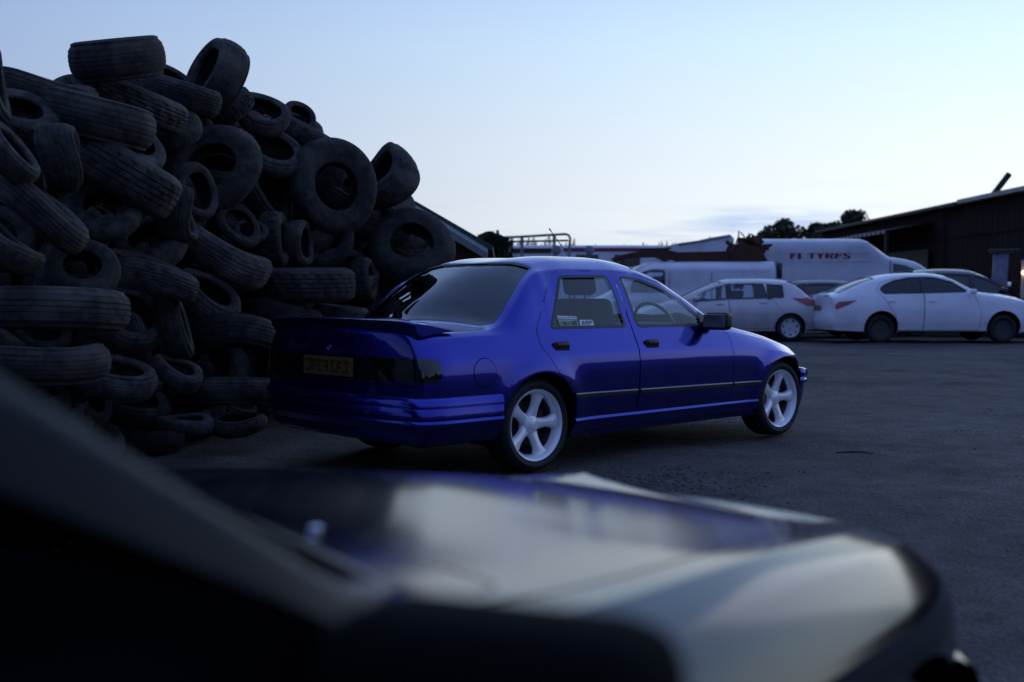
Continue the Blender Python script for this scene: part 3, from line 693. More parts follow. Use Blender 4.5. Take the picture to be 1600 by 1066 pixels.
# ------------------------------------------------------------------ VANS AND SCRAP AT THE BACK OF THE YARD
def van_body(B, t, paintm, wheels, windows, arch_r=.40, zc=.36, yface=.86):
    arches = [circle_hole(B, x, zc, arch_r) for x in wheels]
    full = B.uv([(B.xr, 0), (B.xf, 0), (B.xf, 6), (B.xr, 6)], .12)
    B.panel('body', [full], arches, paintm, t, gu=.14, gv=.2)
    B.cap('tail_panel', True, paintm, t, nv=40, ns=6); B.cap('nose_panel', False, paintm, t, nv=40, ns=6)
    for nm, poly, mt in windows:
        for side in (1, -1): B.panel(nm, [B.xz(rounded(poly, .06))], [], mt, t, sides=(side,), off=.006, gu=.2, gv=.4)
    for x in wheels:
        for side in (1, -1):
            B.arch(x, zc, arch_r, side, t, paintm); alloy_wheel(t, x, side, yface, .34, .21, .2, 0, M['cover'], 'dark')
k = dict(z0=[(-1, .35), (5, .35)], z1=[(-1, .7), (5, .7)], z2=[(-1, 1.2), (5, 1.1)], z3=[(-1, 1.9), (2.3, 1.9), (3.2, 1.5), (4.2, 1.2), (4.9, .85)],
         z4=[(-1, 2.52), (2.2, 2.53), (2.28, 2.50), (2.6, 2.24), (2.9, 2.03), (3.0, 2.0), (3.2, 1.97), (3.7, 1.82), (4.15, 1.52), (4.35, 1.25), (4.9, .98)],
         z5=[(-1, 2.555), (2.2, 2.57), (2.28, 2.53), (2.6, 2.30), (2.9, 2.09), (3.0, 2.05), (3.2, 2.02), (3.7, 1.88), (4.15, 1.58), (4.38, 1.29), (4.9, 1.02)],
         z6=[(-1, 2.565), (2.2, 2.59), (2.28, 2.565), (2.6, 2.34), (2.9, 2.12), (3.0, 2.08), (3.2, 2.05), (3.7, 1.93), (4.18, 1.63), (4.42, 1.32), (4.9, 1.05)],
         y0=[(-1, .93)], y1=[(-1, .97)], y2=[(-1, .97), (4, .96), (4.9, .9)], y3=[(-1, .96), (3, .93), (4.2, .88), (4.9, .84)],
         y4=[(-1, .935), (2.2, .93), (2.95, .88), (4.2, .76), (4.9, .76)], y5=[(-1, .87), (3, .80), (4.9, .66)])
B = Body(k, -1.0, 4.9, .12, .04, .4, .2, sharp={1: .2, 2: .6, 3: .8, 4: .4, 5: .2}, bulge_r=.03)
pv = at_depth(1225, 460, 31.04)
van = thing('panel_van', 'high-roof white panel van with worn maroon lettering along its side', 'van', (pv.x, 32.0, 0), R(0))
van_body(B, van, M['vanwhite'], [0, 3.6], [('side_window', [(2.98, 1.32), (2.98, 1.93), (3.35, 1.87), (3.75, 1.70), (4.02, 1.45), (4.05, 1.32)], M['privacy'])])
def ysurf(B, x, z):
    q = B.xz([(x, z), (x+.001, z), (x, z+.001)], 1)[0]; P = B.S([q[0]], [q[1]])[0]; return float(P[1])
for zz in (2.215, 1.99):
    m = MB(); yy = ysurf(B, .5, zz); m.box((.75, -yy-.001, zz), (3.0, .014, .02)); m.build('body_moulding', M['vanwhite'], van)
m = MB(); m.box((2.9, -ysurf(B, 2.7, 1.6)-.0, 1.55), (.015, .012, .9)); m.build('door_seam', M['trim'], van)
m = MB(); m.box((-.2, -ysurf(B, -.2, 1.6)-.0, 1.55), (.015, .012, .9)); m.build('door_seam', M['trim'], van)
m = MB(); m.tube([(1.03, -.83, 2.30), (1.03, -.86, 2.42)], .02, 6); m.build('roof_aerial', M['trim'], van)
# lettering: each letter a flat shape; the feet of E and L have worn away
def letter(ch):
    S = []      # polygons in a 1 x 1 cell
    def r(a, b, c, d): S.append([(a, b), (c, b), (c, d), (a, d)])
    if ch == 'E': r(0, 0, .42, 1); r(.42, .80, .95, 1); r(.42, .44, .82, .62); r(.44, .0, .60, .05)
    if ch == 'L': r(.0, 0, .60, 1); r(.6, .0, .9, .05)
    if ch == 'T': r(0, .78, 1.05, 1); r(.34, 0, .72, .78)
    if ch == 'Y': S.append([(0, 1), (.38, 1), (.55, .62), (.36, .40)]); S.append([(1.05, 1), (.70, 1), (.40, .45), (.70, .45)]); r(.34, 0, .72, .46)
    if ch == 'R': r(0, 0, .36, 1); r(.36, .82, .80, 1); r(.36, .42, .80, .58); S.append([(.68, .5), (1.0, .58), (1.0, .88), (.76, 1), (.66, .85)]); S.append([(.42, .42), (.74, .44), (1.08, 0), (.68, 0)])
    if ch == 'S': S.append([(.1, .95), (.5, 1), (.95, .92), (.95, .74), (.5, .82), (.36, .78)]); S.append([(0, .62), (.1, .95), (.38, .8), (.36, .66), (.95, .42), (.72, .25), (.2, .48)]); S.append([(.95, .42), (1.0, .22), (.8, 0), (.62, .14), (.66, .28)]); S.append([(0, .02), (.05, .2), (.5, .14), (.8, 0), (.4, -.03)])
    return S
x = (1234-1225)/(FPX/31.04); zb = 2.035; hL = .165
for ch, wd_, adv in (('E', .165, .205), ('L', .15, .27), ('T', .21, .235), ('Y', .21, .25), ('R', .22, .255), ('E', .20, .225), ('S', .21, .2)):
    m = MB()
    zt = 2.04 if ch in 'EL' and x < .6 else 2.055
    for poly in letter(ch):
        V = [(x+a*wd_, -ysurf(B, x, zt+b*hL)-.006-.0012*len(m.F), zt+b*hL) for a, b in poly]; m.add(V, [tuple(range(len(V)))])
    m.build('letter', M['maroon'], van); x += adv
# low van, tail towards the lettered van
k2 = dict(z0=[(-1, .32), (5, .32)], z1=[(-1, .6), (5, .6)], z2=[(-1, 1.0), (5, .9)], z3=[(-1, 1.15), (2.5, 1.15), (3.9, .8)],
          z4=[(-1, 1.78), (2.2, 1.80), (2.6, 1.74), (3.2, 1.25), (3.4, 1.10), (3.9, .9)], z5=[(-1, 1.88), (2.3, 1.90), (2.65, 1.82), (3.25, 1.30), (3.45, 1.12), (3.9, .94)],
          z6=[(-1, 1.91), (2.3, 1.93), (2.7, 1.85), (3.3, 1.33), (3.5, 1.15), (3.9, .97)],
          y0=[(-1, .90)], y1=[(-1, .94)], y2=[(-1, .95)], y3=[(-1, .94), (3.9, .85)], y4=[(-1, .86), (2.6, .82), (3.9, .72)], y5=[(-1, .77), (3.9, .6)])
B2 = Body(k2, -.8, 3.9, .1, .03, .4, .2, sharp={1: .2, 2: .5, 3: .8, 4: .5, 5: .2}, bulge_r=.02)
pv = at_depth(1166, 460, 29.55)
lv = thing('panel_van', 'low plain white panel van carrying rusty steel on its roof', 'van', (pv.x, 30.5, 0), math.pi)
van_body(B2, lv, M['vanwhite'], [0, 3.0], [('side_window', [(2.10, 1.12), (2.10, 1.72), (2.42, 1.73), (2.66, 1.68), (2.98, 1.36), (3.0, 1.12)], M['privacy'])], .36, .33, .84)
m = MB(); m.box((.75, .945, 1.70), (2.7, .012, .018)); m.build('body_moulding', M['vanwhite'], lv)
for xx in (2.0, .9): m = MB(); m.box((xx, .95, 1.2), (.012, .012, .9)); m.build('door_seam', M['trim'], lv)
# dark rear door edge / gap piece
m = MB(); m.box((-.90, .70, 1.70), (.12, .3, .42)); m.build('rear_door', M['gloss'], lv, True, .03)

# rusty jib lying over the low van
def slab(name, pxs, d, th, mat, label, cat, bevel=.02, tilt=0):
    pts = [at_depth(u, v, d) for u, v in pxs]; n = len(pts); V = [(p.x, d, p.z) for p in pts]+[(p.x, d+th, p.z) for p in pts]
    m = MB(); m.add(V, [tuple(range(n)), tuple(range(n, 2*n))[::-1]]+[(i, (i+1) % n, (i+1) % n+n, i+n) for i in range(n)])
    me_o = m.build(name, mat, None, False, bevel)
    if label: tag(me_o, label, cat)
    return me_o
jb = thing('rusty_jib', 'long rusty steel jib lying across the roof of the low white van', 'scrap steel')
o = slab('jib_arm', [(955, 404), (972, 398), (1000, 393), (1022, 391), (1040, 388), (1050, 393), (1060, 395), (1150, 392), (1152, 409), (1062, 410.4), (1052, 405), (1040, 409), (1026, 401), (990, 402), (962, 409)], 30.1, .35, M['rust'], None, None, .015); o.parent = jb
o = slab('hydraulic_ram', [(1000, 388.5), (1048, 386.5), (1050, 389), (1002, 392)], 30.15, .1, M['darksteel'], None, None, .01); o.parent = jb
o = slab('jib_head', [(1143, 411), (1145, 388), (1150, 382), (1164, 380), (1176, 384), (1189, 386), (1190, 410)], 30.0, .7, M['rust'], None, None, .03); o.parent = jb
o = slab('bracket', [(1189, 392), (1189, 382), (1207, 381), (1207, 385), (1202, 386), (1202, 391), (1197, 391), (1197, 387), (1194, 387), (1194, 392)], 30.0, .2, M['rust'], None, None, .006); o.parent = jb
random.seed(5)
sp_ = thing('scrap_heap', 'jagged heap of rusty car parts piled on the jib beside the lettered van', 'scrap heap')
for i in range(46):
    u = random.uniform(1144, 1189); v = random.uniform(372 + abs(u-1168)*.3, 404); c = at_depth(u, v, 30.2+random.uniform(0, .6)); m = MB()
    m.box(c, (random.uniform(.12, .35), random.uniform(.1, .4), random.uniform(.06, .22)), Matrix.Rotation(random.uniform(-1, 1), 3, 'Y') @ Matrix.Rotation(random.uniform(-1, 1), 3, 'Z'))
    m.build('steel_plate' if i % 2 else 'casting', M['rust'], sp_, False, .02)
for i in range(9):
    c = at_depth(random.uniform(1148, 1180), random.uniform(376, 390), 30.3); e = c+Vector((random.uniform(-.25, .25), random.uniform(-.1, .1), random.uniform(.05, .32))); m = MB(); m.tube([c, (c+e)/2+Vector((.03, 0, .02)), e], .018, 6); m.build('steel_rod', M['rust'], sp_)

# stripped white shell behind
def column_obj(name, pxs, d, th, mat, parent=None):
    pts = [at_depth(u, v, d) for u, v in pxs]; n = len(pts)
    m = MB(); V = [(p.x, d, p.z) for p in pts]+[(p.x, d+th, p.z-.04) for p in pts]
    m.add(V, [tuple(range(n)), tuple(range(n, 2*n))[::-1]]+[(i, (i+1) % n, (i+1) % n+n, i+n) for i in range(n)]); return m.build(name, mat, parent, False, .03)
sh = thing('scrapped_van', 'crumpled pale van shell with a rising roof behind the rusty jib', 'van shell')
column_obj('body', [(1032, 460), (1034, 386), (1060, 380), (1090, 376), (1112, 371), (1141, 366), (1147, 372), (1147, 460)], 36, 1.9, M['vanwhite'], sh)
column_obj('roof_rail', [(1060, 381), (1112, 372.6), (1141, 368), (1141, 369.5), (1112, 374.5), (1060, 383)], 35.95, .06, M['fascia'], sh)
# white motorhome with maroon band
mh = thing('motorhome', 'long white motorhome with a maroon band below its roof', 'motorhome')
D_ = 43; pz = lambda v: at_depth(800, v, D_).z; pxx = lambda u: at_depth(u, 400, D_).x
m = MB(); m.box(((pxx(792)+pxx(1046))/2, D_+1.1, (pz(383)+.35)/2), (pxx(1046)-pxx(792), 2.2, pz(383)-.35)); m.build('body', M['vanwhite'], mh, True, .22, 4)
m = MB(); m.box(((pxx(880)+pxx(1036))/2, D_-.012, (pz(387.5)+pz(393))/2), (pxx(1036)-pxx(880), .03, pz(387.5)-pz(393))); m.build('stripe', M['maroon'], mh)
m = MB(); m.box(((pxx(800)+pxx(862))/2, D_-.02, (pz(388)+pz(395.5))/2), (pxx(862)-pxx(800), .05, pz(388)-pz(395.5))); m.build('awning_case', M['rust'], mh)
for u0, u1 in ((900, 935), (960, 1000)):
    m = MB(); m.box((pxx((u0+u1)/2), D_-.012, (pz(398)+pz(416))/2), (pxx(u1)-pxx(u0), .03, pz(398)-pz(416))); m.build('window', M['privacy'], mh, False, .01)
for u in (830, 1010):
    w_ = alloy_wheel(mh, pxx(u), -1, -(D_+.06), .34, .21, .2, 0, M['cover'], 'dark')
# two round wide-angle mirrors on stalks, seen above the car roof
for u, v, lab in ((870, 391, 'round grey mirror disc under the curved end of the handrail'), (921, 391, 'round grey mirror disc against the maroon stripe')):
    g = at_depth(u, v, 33); t = thing('mirror_on_stalk', lab, 'mirror', (g.x, 33, 0))
    m = MB(); m.lathe([(0, -.03), (.09, -.028), (.135, -.01), (.14, .012), (.12, .04), (.05, .06), (0, .06)], 28, 'y', (0, 0, g.z)); m.build('disc', M['fascia'], t, True)
    m = MB(); m.tube([(0, .05, g.z), (0, .12, g.z-.2), (0, .12, 0)], .018, 8); m.build('stalk', M['galv'], t)
# galvanised handrail
hr = thing('handrail', 'pale green galvanised handrail with a curved end above the blue saloon roof', 'handrail')
D3 = 34; q = lambda u, v: at_depth(u, v, D3)
m = MB(); m.tube([q(779, 371.5), q(815, 370), q(865, 367), q(884, 366), q(889, 368), q(891, 373), q(890, 385)], .038, 8); m.build('top_rail', M['galv'], hr, True)
m = MB(); m.tube([q(783, 378), q(888, 376)], .03, 8); m.build('mid_rail', M['galv'], hr, True)
for u in (777.5, 815.5, 866):
    m = MB(); p = q(u, 368); m.box((p.x, D3+.03, (p.z+(.16 if u < 780 else 0))/2), (.09, .09, p.z+(.16 if u < 780 else 0))); m.build('post', M['galv'], hr)
m = MB(); p = q(890, 380); m.tube([p, (p.x, D3, 0)], .038, 8); m.build('post', M['galv'], hr, True)
# sloping dark sheet roof at the end of the tyre heap
D4 = 15.5; rf = thing('sheet_roof_shelter', 'low dark shelter with a sloping ribbed sheet roof at the foot of the tyre heap', 'shelter')
a, b = at_depth(640, 309, D4), at_depth(770, 384, D4)
m = MB(); m.hexa([(a.x, D4, a.z-.07), (b.x, D4, b.z-.07), (b.x, D4+2.5, b.z-.2), (a.x, D4+2.5, a.z-.2), (a.x, D4, a.z), (b.x, D4, b.z), (b.x, D4+2.5, b.z-.13), (a.x, D4+2.5, a.z-.13)]); m.build('roof_sheet', M['mgreen'], rf)
a2, b2 = at_depth(646, 325, D4-.1), at_depth(762, 395, D4-.1)
m = MB(); m.hexa([(a2.x, D4-.12, a2.z-.10), (b2.x, D4-.12, b2.z-.10), (b2.x, D4-.02, b2.z-.06), (a2.x, D4-.02, a2.z-.06), (a2.x, D4-.12, a2.z), (b2.x, D4-.12, b2.z), (b2.x, D4-.02, b2.z+.06), (a2.x, D4-.02, a2.z+.06)]); m.build('roof_edge', M['galv'], rf)
m = MB(); m.add([(a.x, D4+.2, 0), (b.x-.1, D4+.2, 0), (b.x-.1, D4+.2, b.z-.1), (a.x, D4+.2, a.z-.15), (a.x, D4+2.3, 0), (b.x-.1, D4+2.3, 0), (b.x-.1, D4+2.3, b.z-.25), (a.x, D4+2.3, a.z-.3)],
      [(0, 1, 2, 3), (7, 6, 5, 4), (0, 4, 5, 1), (1, 5, 6, 2), (2, 6, 7, 3), (3, 7, 4, 0)]); m.build('side_wall', M['rust'], rf)
for i in range(7):
    f = (i+.5)/7; P = a.lerp(b, f); m = MB(); m.box((P.x, D4+1.25, P.z-.06), (.05, 2.45, .05), Matrix.Rotation(R(3), 3, 'X')); m.build('sheet_rib', M['mgreen'], rf)
# brambles between shelter and handrail
random.seed(9); V = []; F = []
for i in range(5000):
    u = random.gauss(772, 13); u = min(max(u, 735), 800); hgt = 362+abs(u-765)*.35+random.random()*50; p = at_depth(u, hgt, 18+random.random()*1.2); s = .035*random.uniform(.5, 1.3)
    a_ = Vector((random.gauss(0, 1), random.gauss(0, 1), random.gauss(0, 1))).normalized(); b_ = a_.cross(Vector((.3, .5, .8))).normalized(); k = len(V); V += [p-a_*s, p+b_*s*.5, p+a_*s, p-b_*s*.5]; F.append((k, k+1, k+2, k+3))
sb = thing('bramble_bush', 'dark scrubby bush between the sloping sheet roof and the handrail', 'bush')
raw('foliage', V, F, M['leaf'], sb, False)
m = MB()
for i in range(16):
    c = at_depth(random.uniform(755, 790), 400, 18.6); m.tube([(c.x, c.y, 0), (c.x+random.uniform(-.15, .15), c.y, 1.1), (c.x+random.uniform(-.3, .3), c.y, random.uniform(1.5, 2.0))], [.012, .009, .004], 5)
m.build('stems', M['bark'], sb)

# ------------------------------------------------------------------ CARS
hk = dict(
 z0=[(-.95, .26), (0, .25), (2.2, .23), (3.0, .24)], z1=[(-1, .43), (3, .40)], z2=[(-.95, .715), (.9, .715), (2.2, .685), (2.8, .62), (3.0, .59)],
 z3=[(-.95, .825), (-.3, .845), (.1, .848), (.9, .84), (1.6, .825), (1.95, .812), (2.4, .755), (2.8, .675), (3.0, .63)],
 z4=[(-.95, .855), (-.34, .870), (-.24, .895), (-.06, 1.045), (.10, 1.18), (.22, 1.232), (.5, 1.25), (.9, 1.25), (1.15, 1.235), (1.35, 1.185), (1.55, 1.085), (1.75, .965), (1.86, .895), (1.95, .862), (2.1, .836), (2.4, .785), (2.8, .695), (3, .645)],
 z5=[(-.95, .866), (-.36, .882), (-.26, .905), (-.08, 1.04), (.12, 1.20), (.27, 1.275), (.5, 1.30), (.9, 1.30), (1.12, 1.282), (1.35, 1.215), (1.6, 1.085), (1.85, .935), (1.98, .878), (2.1, .856), (2.4, .805), (2.8, .712), (3, .66)],
 z6=[(-.95, .882), (-.50, .897), (-.40, .915), (-.16, 1.085), (.05, 1.22), (.20, 1.292), (.35, 1.318), (.7, 1.335), (1.0, 1.328), (1.22, 1.30), (1.45, 1.235), (1.7, 1.12), (1.95, .985), (2.09, .908), (2.2, .888), (2.5, .842), (2.85, .748), (3, .70)],
 y0=[(-1, .79), (3, .79)], y1=[(-1, .83), (0, .838), (3, .83)], y2=[(-.95, .825), (.2, .842), (2, .84), (3, .82)], y3=[(-.95, .765), (0, .782), (1.5, .785), (2.2, .778), (3, .76)],
 y4=[(-.95, .735), (-.3, .735), (-.05, .69), (.15, .61), (.3, .59), (1.1, .59), (1.4, .62), (1.7, .68), (1.9, .725), (2.1, .728), (2.8, .70), (3, .69)],
 y5=[(-.95, .64), (-.26, .62), (.1, .545), (.27, .50), (1.0, .50), (1.4, .535), (1.9, .62), (2.1, .63), (2.8, .60), (3, .60)])
hs = dict(wheels=[0, 2.608], arch_r=.322, arch_z=.292, floor=.22,
 doors=[[(.295, .27), (.912, .265), (.915, .84), (.892, 1.240), (.5, 1.241), (.31, 1.225), (.20, 1.10), (.03, .87), (.02, .78), (.12, .62), (.30, .43)],
        [(.912, .265), (1.955, .262), (1.955, .79), (1.86, .87), (1.75, .945), (1.55, 1.068), (1.35, 1.168), (1.15, 1.222), (.892, 1.240), (.915, .84)]],
 windows=[[(.15, .868), (.37, 1.205), (.835, 1.212), (.868, .864)], [(.972, .862), (.945, 1.208), (1.16, 1.193), (1.36, 1.132), (1.56, 1.032), (1.72, .922), (1.775, .858)]],
 win_door=[0, 1], glass=['glass', 'glass'], ws_glass='glass', rw_glass='tint',
 windscreen=[(1.22, 6), (1.20, 5.2), (1.15, 4.5), (1.5, 4.38), (1.88, 4.32), (1.98, 5), (2.08, 6)], ws_in=[(.025, 0), (.025, 0), (.03, .10), (0, .10), (-.03, .10), (-.025, 0), (-.025, 0)],
 rear_window=[(.20, 6), (.235, 5.3), (.225, 4.74), (-.08, 4.62), (-.235, 4.50), (-.33, 5.3), (-.40, 6)], rw_in=[(-.022, 0), (-.022, 0), (-.022, .07), (0, .08), (.022, .07), (.022, 0), (.022, 0)],
 bonnet=[(2.17, 6), (2.08, 5), (1.99, 4.5), (2.4, 4.5), (2.94, 4.55), (2.95, 6)], bn_in=[(.004, 0), (.004, 0), (.004, .03), (0, .03), (-.004, .03), (-.004, 0)], bonnet_gap=True,
 boot=[(-.56, 6), (-.50, 4.6), (-.88, 4.6), (-.88, 6)], bt_in=[(-.004, 0), (-.004, .03), (.004, .03), (.004, 0)],
 handles=[(.20, .762), (1.06, .752)], handle_recess=True, handle_size=(.135, .062), yface=.806, Ro=.288, Rr=.2185, W=.21, wheel_style='five',
 belt_in=.85, cabin=(-.2, 1.95), dash=1.78, shelf=-.12, seat_x=1.02, seat_z=.26, bench_x=.18)
HB = Body(hk, -.90, 2.98, .20, .09, .42, .20, sharp={1: .3, 2: .25, 3: .45, 4: .55, 5: .1}, bulge_r=.055, bulge_f=.10)
TH = .7523
HB.flares = [(0, .292, .322, .020), (2.608, .292, .322, .020)]
hero, dm = make_car('metallic blue four-door saloon with five-spoke silver alloy wheels', 'car', 'saloon_car', (-.4026, 7.4764, 0), TH, HB, hs, M['blue'])
def ring_path(B, v, xa, rear, n=22, nc=17):
    """plan path round one end of the car at parameter v"""
    ue = B.xr if rear else B.xf; us = np.linspace(float(B.x2u(np.array([xa]))[0]), ue, n); P = B.S(us, np.full(n, v)); bl = B.bulge_r if rear else B.bulge_f; dr = -1 if rear else 1
    a = [(p[0], p[1]) for p in P]; yl = a[-1][1]; xl = a[-1][0]
    capq = [(xl+dr*bl*(1-q*q), q*yl) for q in np.linspace(1, -1, nc)[1:-1]]; left = a; right = [(x, -y) for x, y in a[::-1]]
    path = left+capq+right
    return path if rear else path[::-1]
V, F = sweep(ring_path(HB, 1.1, -.33, True), [(-.03, .505), (.010, .500), (.022, .486), (.030, .462), (.030, .452), (.018, .446), (.024, .436), (.026, .392), (.026, .385), (.014, .380), (.028, .366), (.030, .352), (.020, .335), (-.02, .28), (-.07, .225), (-.12, .22)])
MB().add(V, F).build('bumper', M['blue'], hero, True)
V, F = sweep(ring_path(HB, 1.1, 2.935, False), [(-.06, .515), (.080, .506), (.130, .492), (.148, .462), (.144, .440), (.105, .434), (.107, .424), (.138, .414), (.144, .402), (.138, .388), (.105, .380), (.09, .30), (.06, .22), (.0, .18), (-.08, .175)], .12)
MB().add(V, F).build('bumper', M['blue'], hero, True)
for side in (1, -1):
    xs = np.linspace(.318, 2.288, 24); ys = HB.S(xs, np.zeros(24))[:, 1]; path = [(x, side*y) for x, y in zip(xs, ys)]
    if side > 0: path = path[::-1]
    V, F = sweep(path, [(.004, .318), (.022, .302), (.028, .290), (.022, .278), (-.005, .24), (-.04, .18), (-.07, .175)]); MB().add(V, F).build('side_skirt', M['blue'], hero, True)
    for xa, xb, par in ((.285, .897, dm[(0, side)]), (.925, 1.945, dm[(1, side)]), (1.965, 2.275, hero)):
        n = 12; xs = np.linspace(xa, xb, n); V = []; F = []; V2 = []; F2 = []
        for i, x in enumerate(xs):
            zc_ = .452-.012*(x-.3); y = ysurf(HB, x, zc_)
            V += [(x, side*(y-.004), zc_-.017), (x, side*(y+.010), zc_-.013), (x, side*(y+.012), zc_+.008), (x, side*(y-.004), zc_+.016)]
            V2 += [(x, side*(y+.0105), zc_+.007), (x, side*(y+.0145), zc_+.009), (x, side*(y+.012), zc_+.0145), (x, side*(y+.003), zc_+.0165)]
            if i:
                b = 4*i
                for k_ in range(3): F.append((b+k_-4, b+k_, b+k_+1, b+k_-3)); F2.append((b+k_-4, b+k_, b+k_+1, b+k_-3))
        F += [(0, 1, 2, 3), (4*n-4, 4*n-3, 4*n-2, 4*n-1)]
        rs = MB().add(V, F).build('rubbing_strip', M['black'], par, False); MB().add(V2, F2).build('bright_insert', M['insert'], rs, False)
    # bonnet-side headlamp and indicator wrapping the nose
    vv = lambda z: B_v(z)
def v_at(B, x, z): return B.xz([(x, z), (x+.001, z), (x, z+.001)], 1)[0][1]
va, vb = v_at(HB, -.86, .592), v_at(HB, -.86, .722)
HB.cap('lamp_band', True, M['gloss'], hero, 0, va, vb, .004, 12, 14)
for side in (1, -1):
    lp = HB.panel('tail_lamp', [HB.xz(rounded([(-.897, .588), (-.897, .727), (-.80, .722), (-.775, .70), (-.772, .615), (-.79, .592)], .02))], [], M['lens'], hero, sides=(side,), off=.005, gu=.03, gv=.1)
    HB.cap('lens_face', True, M['lens'], lp, .55, va, vb, .008, 8, 14, sides=(side,))
    vf0, vf1 = v_at(HB, 2.9, .52), v_at(HB, 2.9, .635)
    HB.cap('boot_shut_line', True, M['under'], hero, 0, v_at(HB, -.86, .566), v_at(HB, -.86, .572), .003, 10, 3, sides=(side,))
    hl = HB.cap('headlamp', False, M['clear'], hero, .62, vf0, vf1, .004, 6, 10, sides=(side,))
HB.cap('grille', False, M['gloss'], hero, 0, vf0, vf1, .003, 6, 10)
# number plate, illegible in the dark
xp = HB.xr-HB.bulge_r-.010
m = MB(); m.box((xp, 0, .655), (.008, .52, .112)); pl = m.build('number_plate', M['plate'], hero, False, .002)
m = MB(); y = .225
for i, wv in enumerate((.05, .045, .05, .048, .05, .045, .05)):
    yy = y-wv/2; m.box((xp-.0045, yy, .655+(.026 if i % 2 else .03)), (.002, wv, .013)); m.box((xp-.0045, yy+(.018 if i % 3 else -.018), .655), (.002, .013, .072)); m.box((xp-.0045, yy, .655-(.03 if i % 2 == 0 else .004)), (.002, wv, .013)); y -= wv+(.03 if i == 3 else .014)
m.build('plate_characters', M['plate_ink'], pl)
m = MB(); m.lathe([(0, -.006), (.013, -.006), (.015, 0), (.015, .01)], 20, 'z'); V_ = [(xp+.012-(z), 0+x, .765+y) for x, y, z in m.V]; MB().add([(a+.003, b, c) for a, b, c in V_], m.F).build('boot_lock', M['chrome'], hero, True)
# fuel flap on the right-hand wing
cp = [(-.452+.088*math.cos(a), .628+.088*math.sin(a)) for a in np.linspace(0, 2*math.pi, 37)[:-1]]; ci = [(-.452+.0835*math.cos(a), .628+.0835*math.sin(a)) for a in np.linspace(0, 2*math.pi, 37)[:-1]]
ff = HB.panel('fuel_flap', [HB.xz(ci, 1)], [], M['blue'], hero, sides=(-1,), off=.0022, gu=.03, gv=.08)
HB.panel('flap_seam', [HB.xz(cp, 1)], [HB.xz(ci, 1)], M['under'], ff, sides=(-1,), off=.0008, gu=.5, gv=.9)
# boot spoiler
V = []; F = []; secs = [(-.755, -.012, .05), (-.735, -.004, .03), (-.70, .004, .01), (-.60, .010, 0), (-.3, .013, -.01), (0, .014, -.015), (.3, .013, -.01), (.60, .010, 0), (.70, .004, .01), (.735, -.004, .03), (.755, -.012, .05)]
pr = [(-.62, .884), (-.72, .903), (-.85, .922), (-.935, .932), (-.948, .926), (-.938, .915), (-.93, .885), (-.90, .845), (-.80, .855)]
for yy, dz, dx in secs:
    for x, z in pr: V.append((x+dx*(1 if x < -.8 else .3), yy, z+dz if z > .88 else z))
n = len(pr)
for i in range(len(secs)-1):
    for j in range(n): F.append((i*n+j, i*n+(j+1) % n, (i+1)*n+(j+1) % n, (i+1)*n+j))
F += [tuple(range(n)), tuple(range((len(secs)-1)*n, len(secs)*n))[::-1]]
MB().add(V, F).build('boot_spoiler', M['blue'], hero, True)
# door mirrors
for side in (1, -1):
    par = dm[(1, side)]
    m = MB(); m.box((1.70, side*.895, .895), (.10, .185, .125), Matrix.Rotation(side*R(-12), 3, 'Z')); mr = m.build('door_mirror', M['black'], par, True, .032, 4)
    m = MB(); m.box((1.735, side*.795, .868), (.12, .08, .05)); m.build('mirror_arm', M['black'], mr, True, .015)
    m = MB(); m.box((1.646, side*.898, .897), (.004, .16, .088), Matrix.Rotation(side*R(-12), 3, 'Z')); m.build('mirror_glass', M['chrome'], mr, False, .001)
    pq = [(1.665, .868), (1.775, .868), (1.80, .895), (1.70, .965)]
    HB.panel('mirror_sail', [HB.xz(pq)], [], M['black'], par, sides=(side,), off=.006, gu=.5, gv=.9)
m = MB(); m.tube([(1.17, 0, 1.305), (1.15, 0, 1.325)], [.02, .012], 12); ab = m.build('aerial_base', M['black'], hero, True)
m = MB(); m.tube([(1.155, 0, 1.315), (.93, 0, 1.535)], .0028, 6); m.tube([(.93, 0, 1.535), (.915, 0, 1.55)], .005, 6); m.build('aerial_rod', M['black'], ab)
# stickers inside the rear side window
def sticker(pts, mat, name, off=.004):
    o = HB.panel(name, [HB.xz(pts, .05)], [], mat, dm[(0, -1)], sides=(-1,), off=-.008+off, gu=.5, gv=.9); return o
sticker([(.160, .884), (.232, .882), (.232, .888), (.160, .890)], M['stick'], 'sticker')
sticker([(.246, .932), (.420, .927), (.420, .946), (.250, .951)], M['stick'], 'sticker')
s1 = sticker([(.246, .880), (.425, .877), (.420, .925), (.246, .930)], M['stickg'], 'sticker')
s2 = sticker([(.428, .877), (.566, .875), (.560, .921), (.440, .923)], M['stick'], 'sticker')
def on_side(parent, name, mat, polys, x0, z0, wd, ht, off):
    m = MB()
    for i, poly in enumerate(polys):
        V = []
        for a, b in poly:
            x, z = x0+a*wd, z0+b*ht; q = HB.xz([(x, z), (x+.001, z), (x, z+.001)], 1)[0]; P = HB.S([q[0]], [q[1]])[0]; V.append((P[0], -(P[1]+off), P[2]))
        m.add(V, [tuple(range(len(V)))])
    return m.build(name, mat, parent)
A_ = [[(0, 0), (.35, 1), (.58, 1), (.28, 0)], [(.58, 1), (.42, 1), (.75, 0), (1, 0)], [(.25, .22), (.8, .22), (.76, .4), (.3, .4)]]
R_ = [[(0, 0), (.22, 0), (.22, 1), (0, 1)], [(.22, .82), (.85, .82), (.75, 1), (.22, 1)], [(.22, .42), (.8, .42), (.85, .58), (.22, .58)], [(.72, .5), (.95, .58), (.95, .9), (.72, 1)], [(.45, .42), (.7, .42), (1, 0), (.74, 0)]]
P_ = R_[:4]
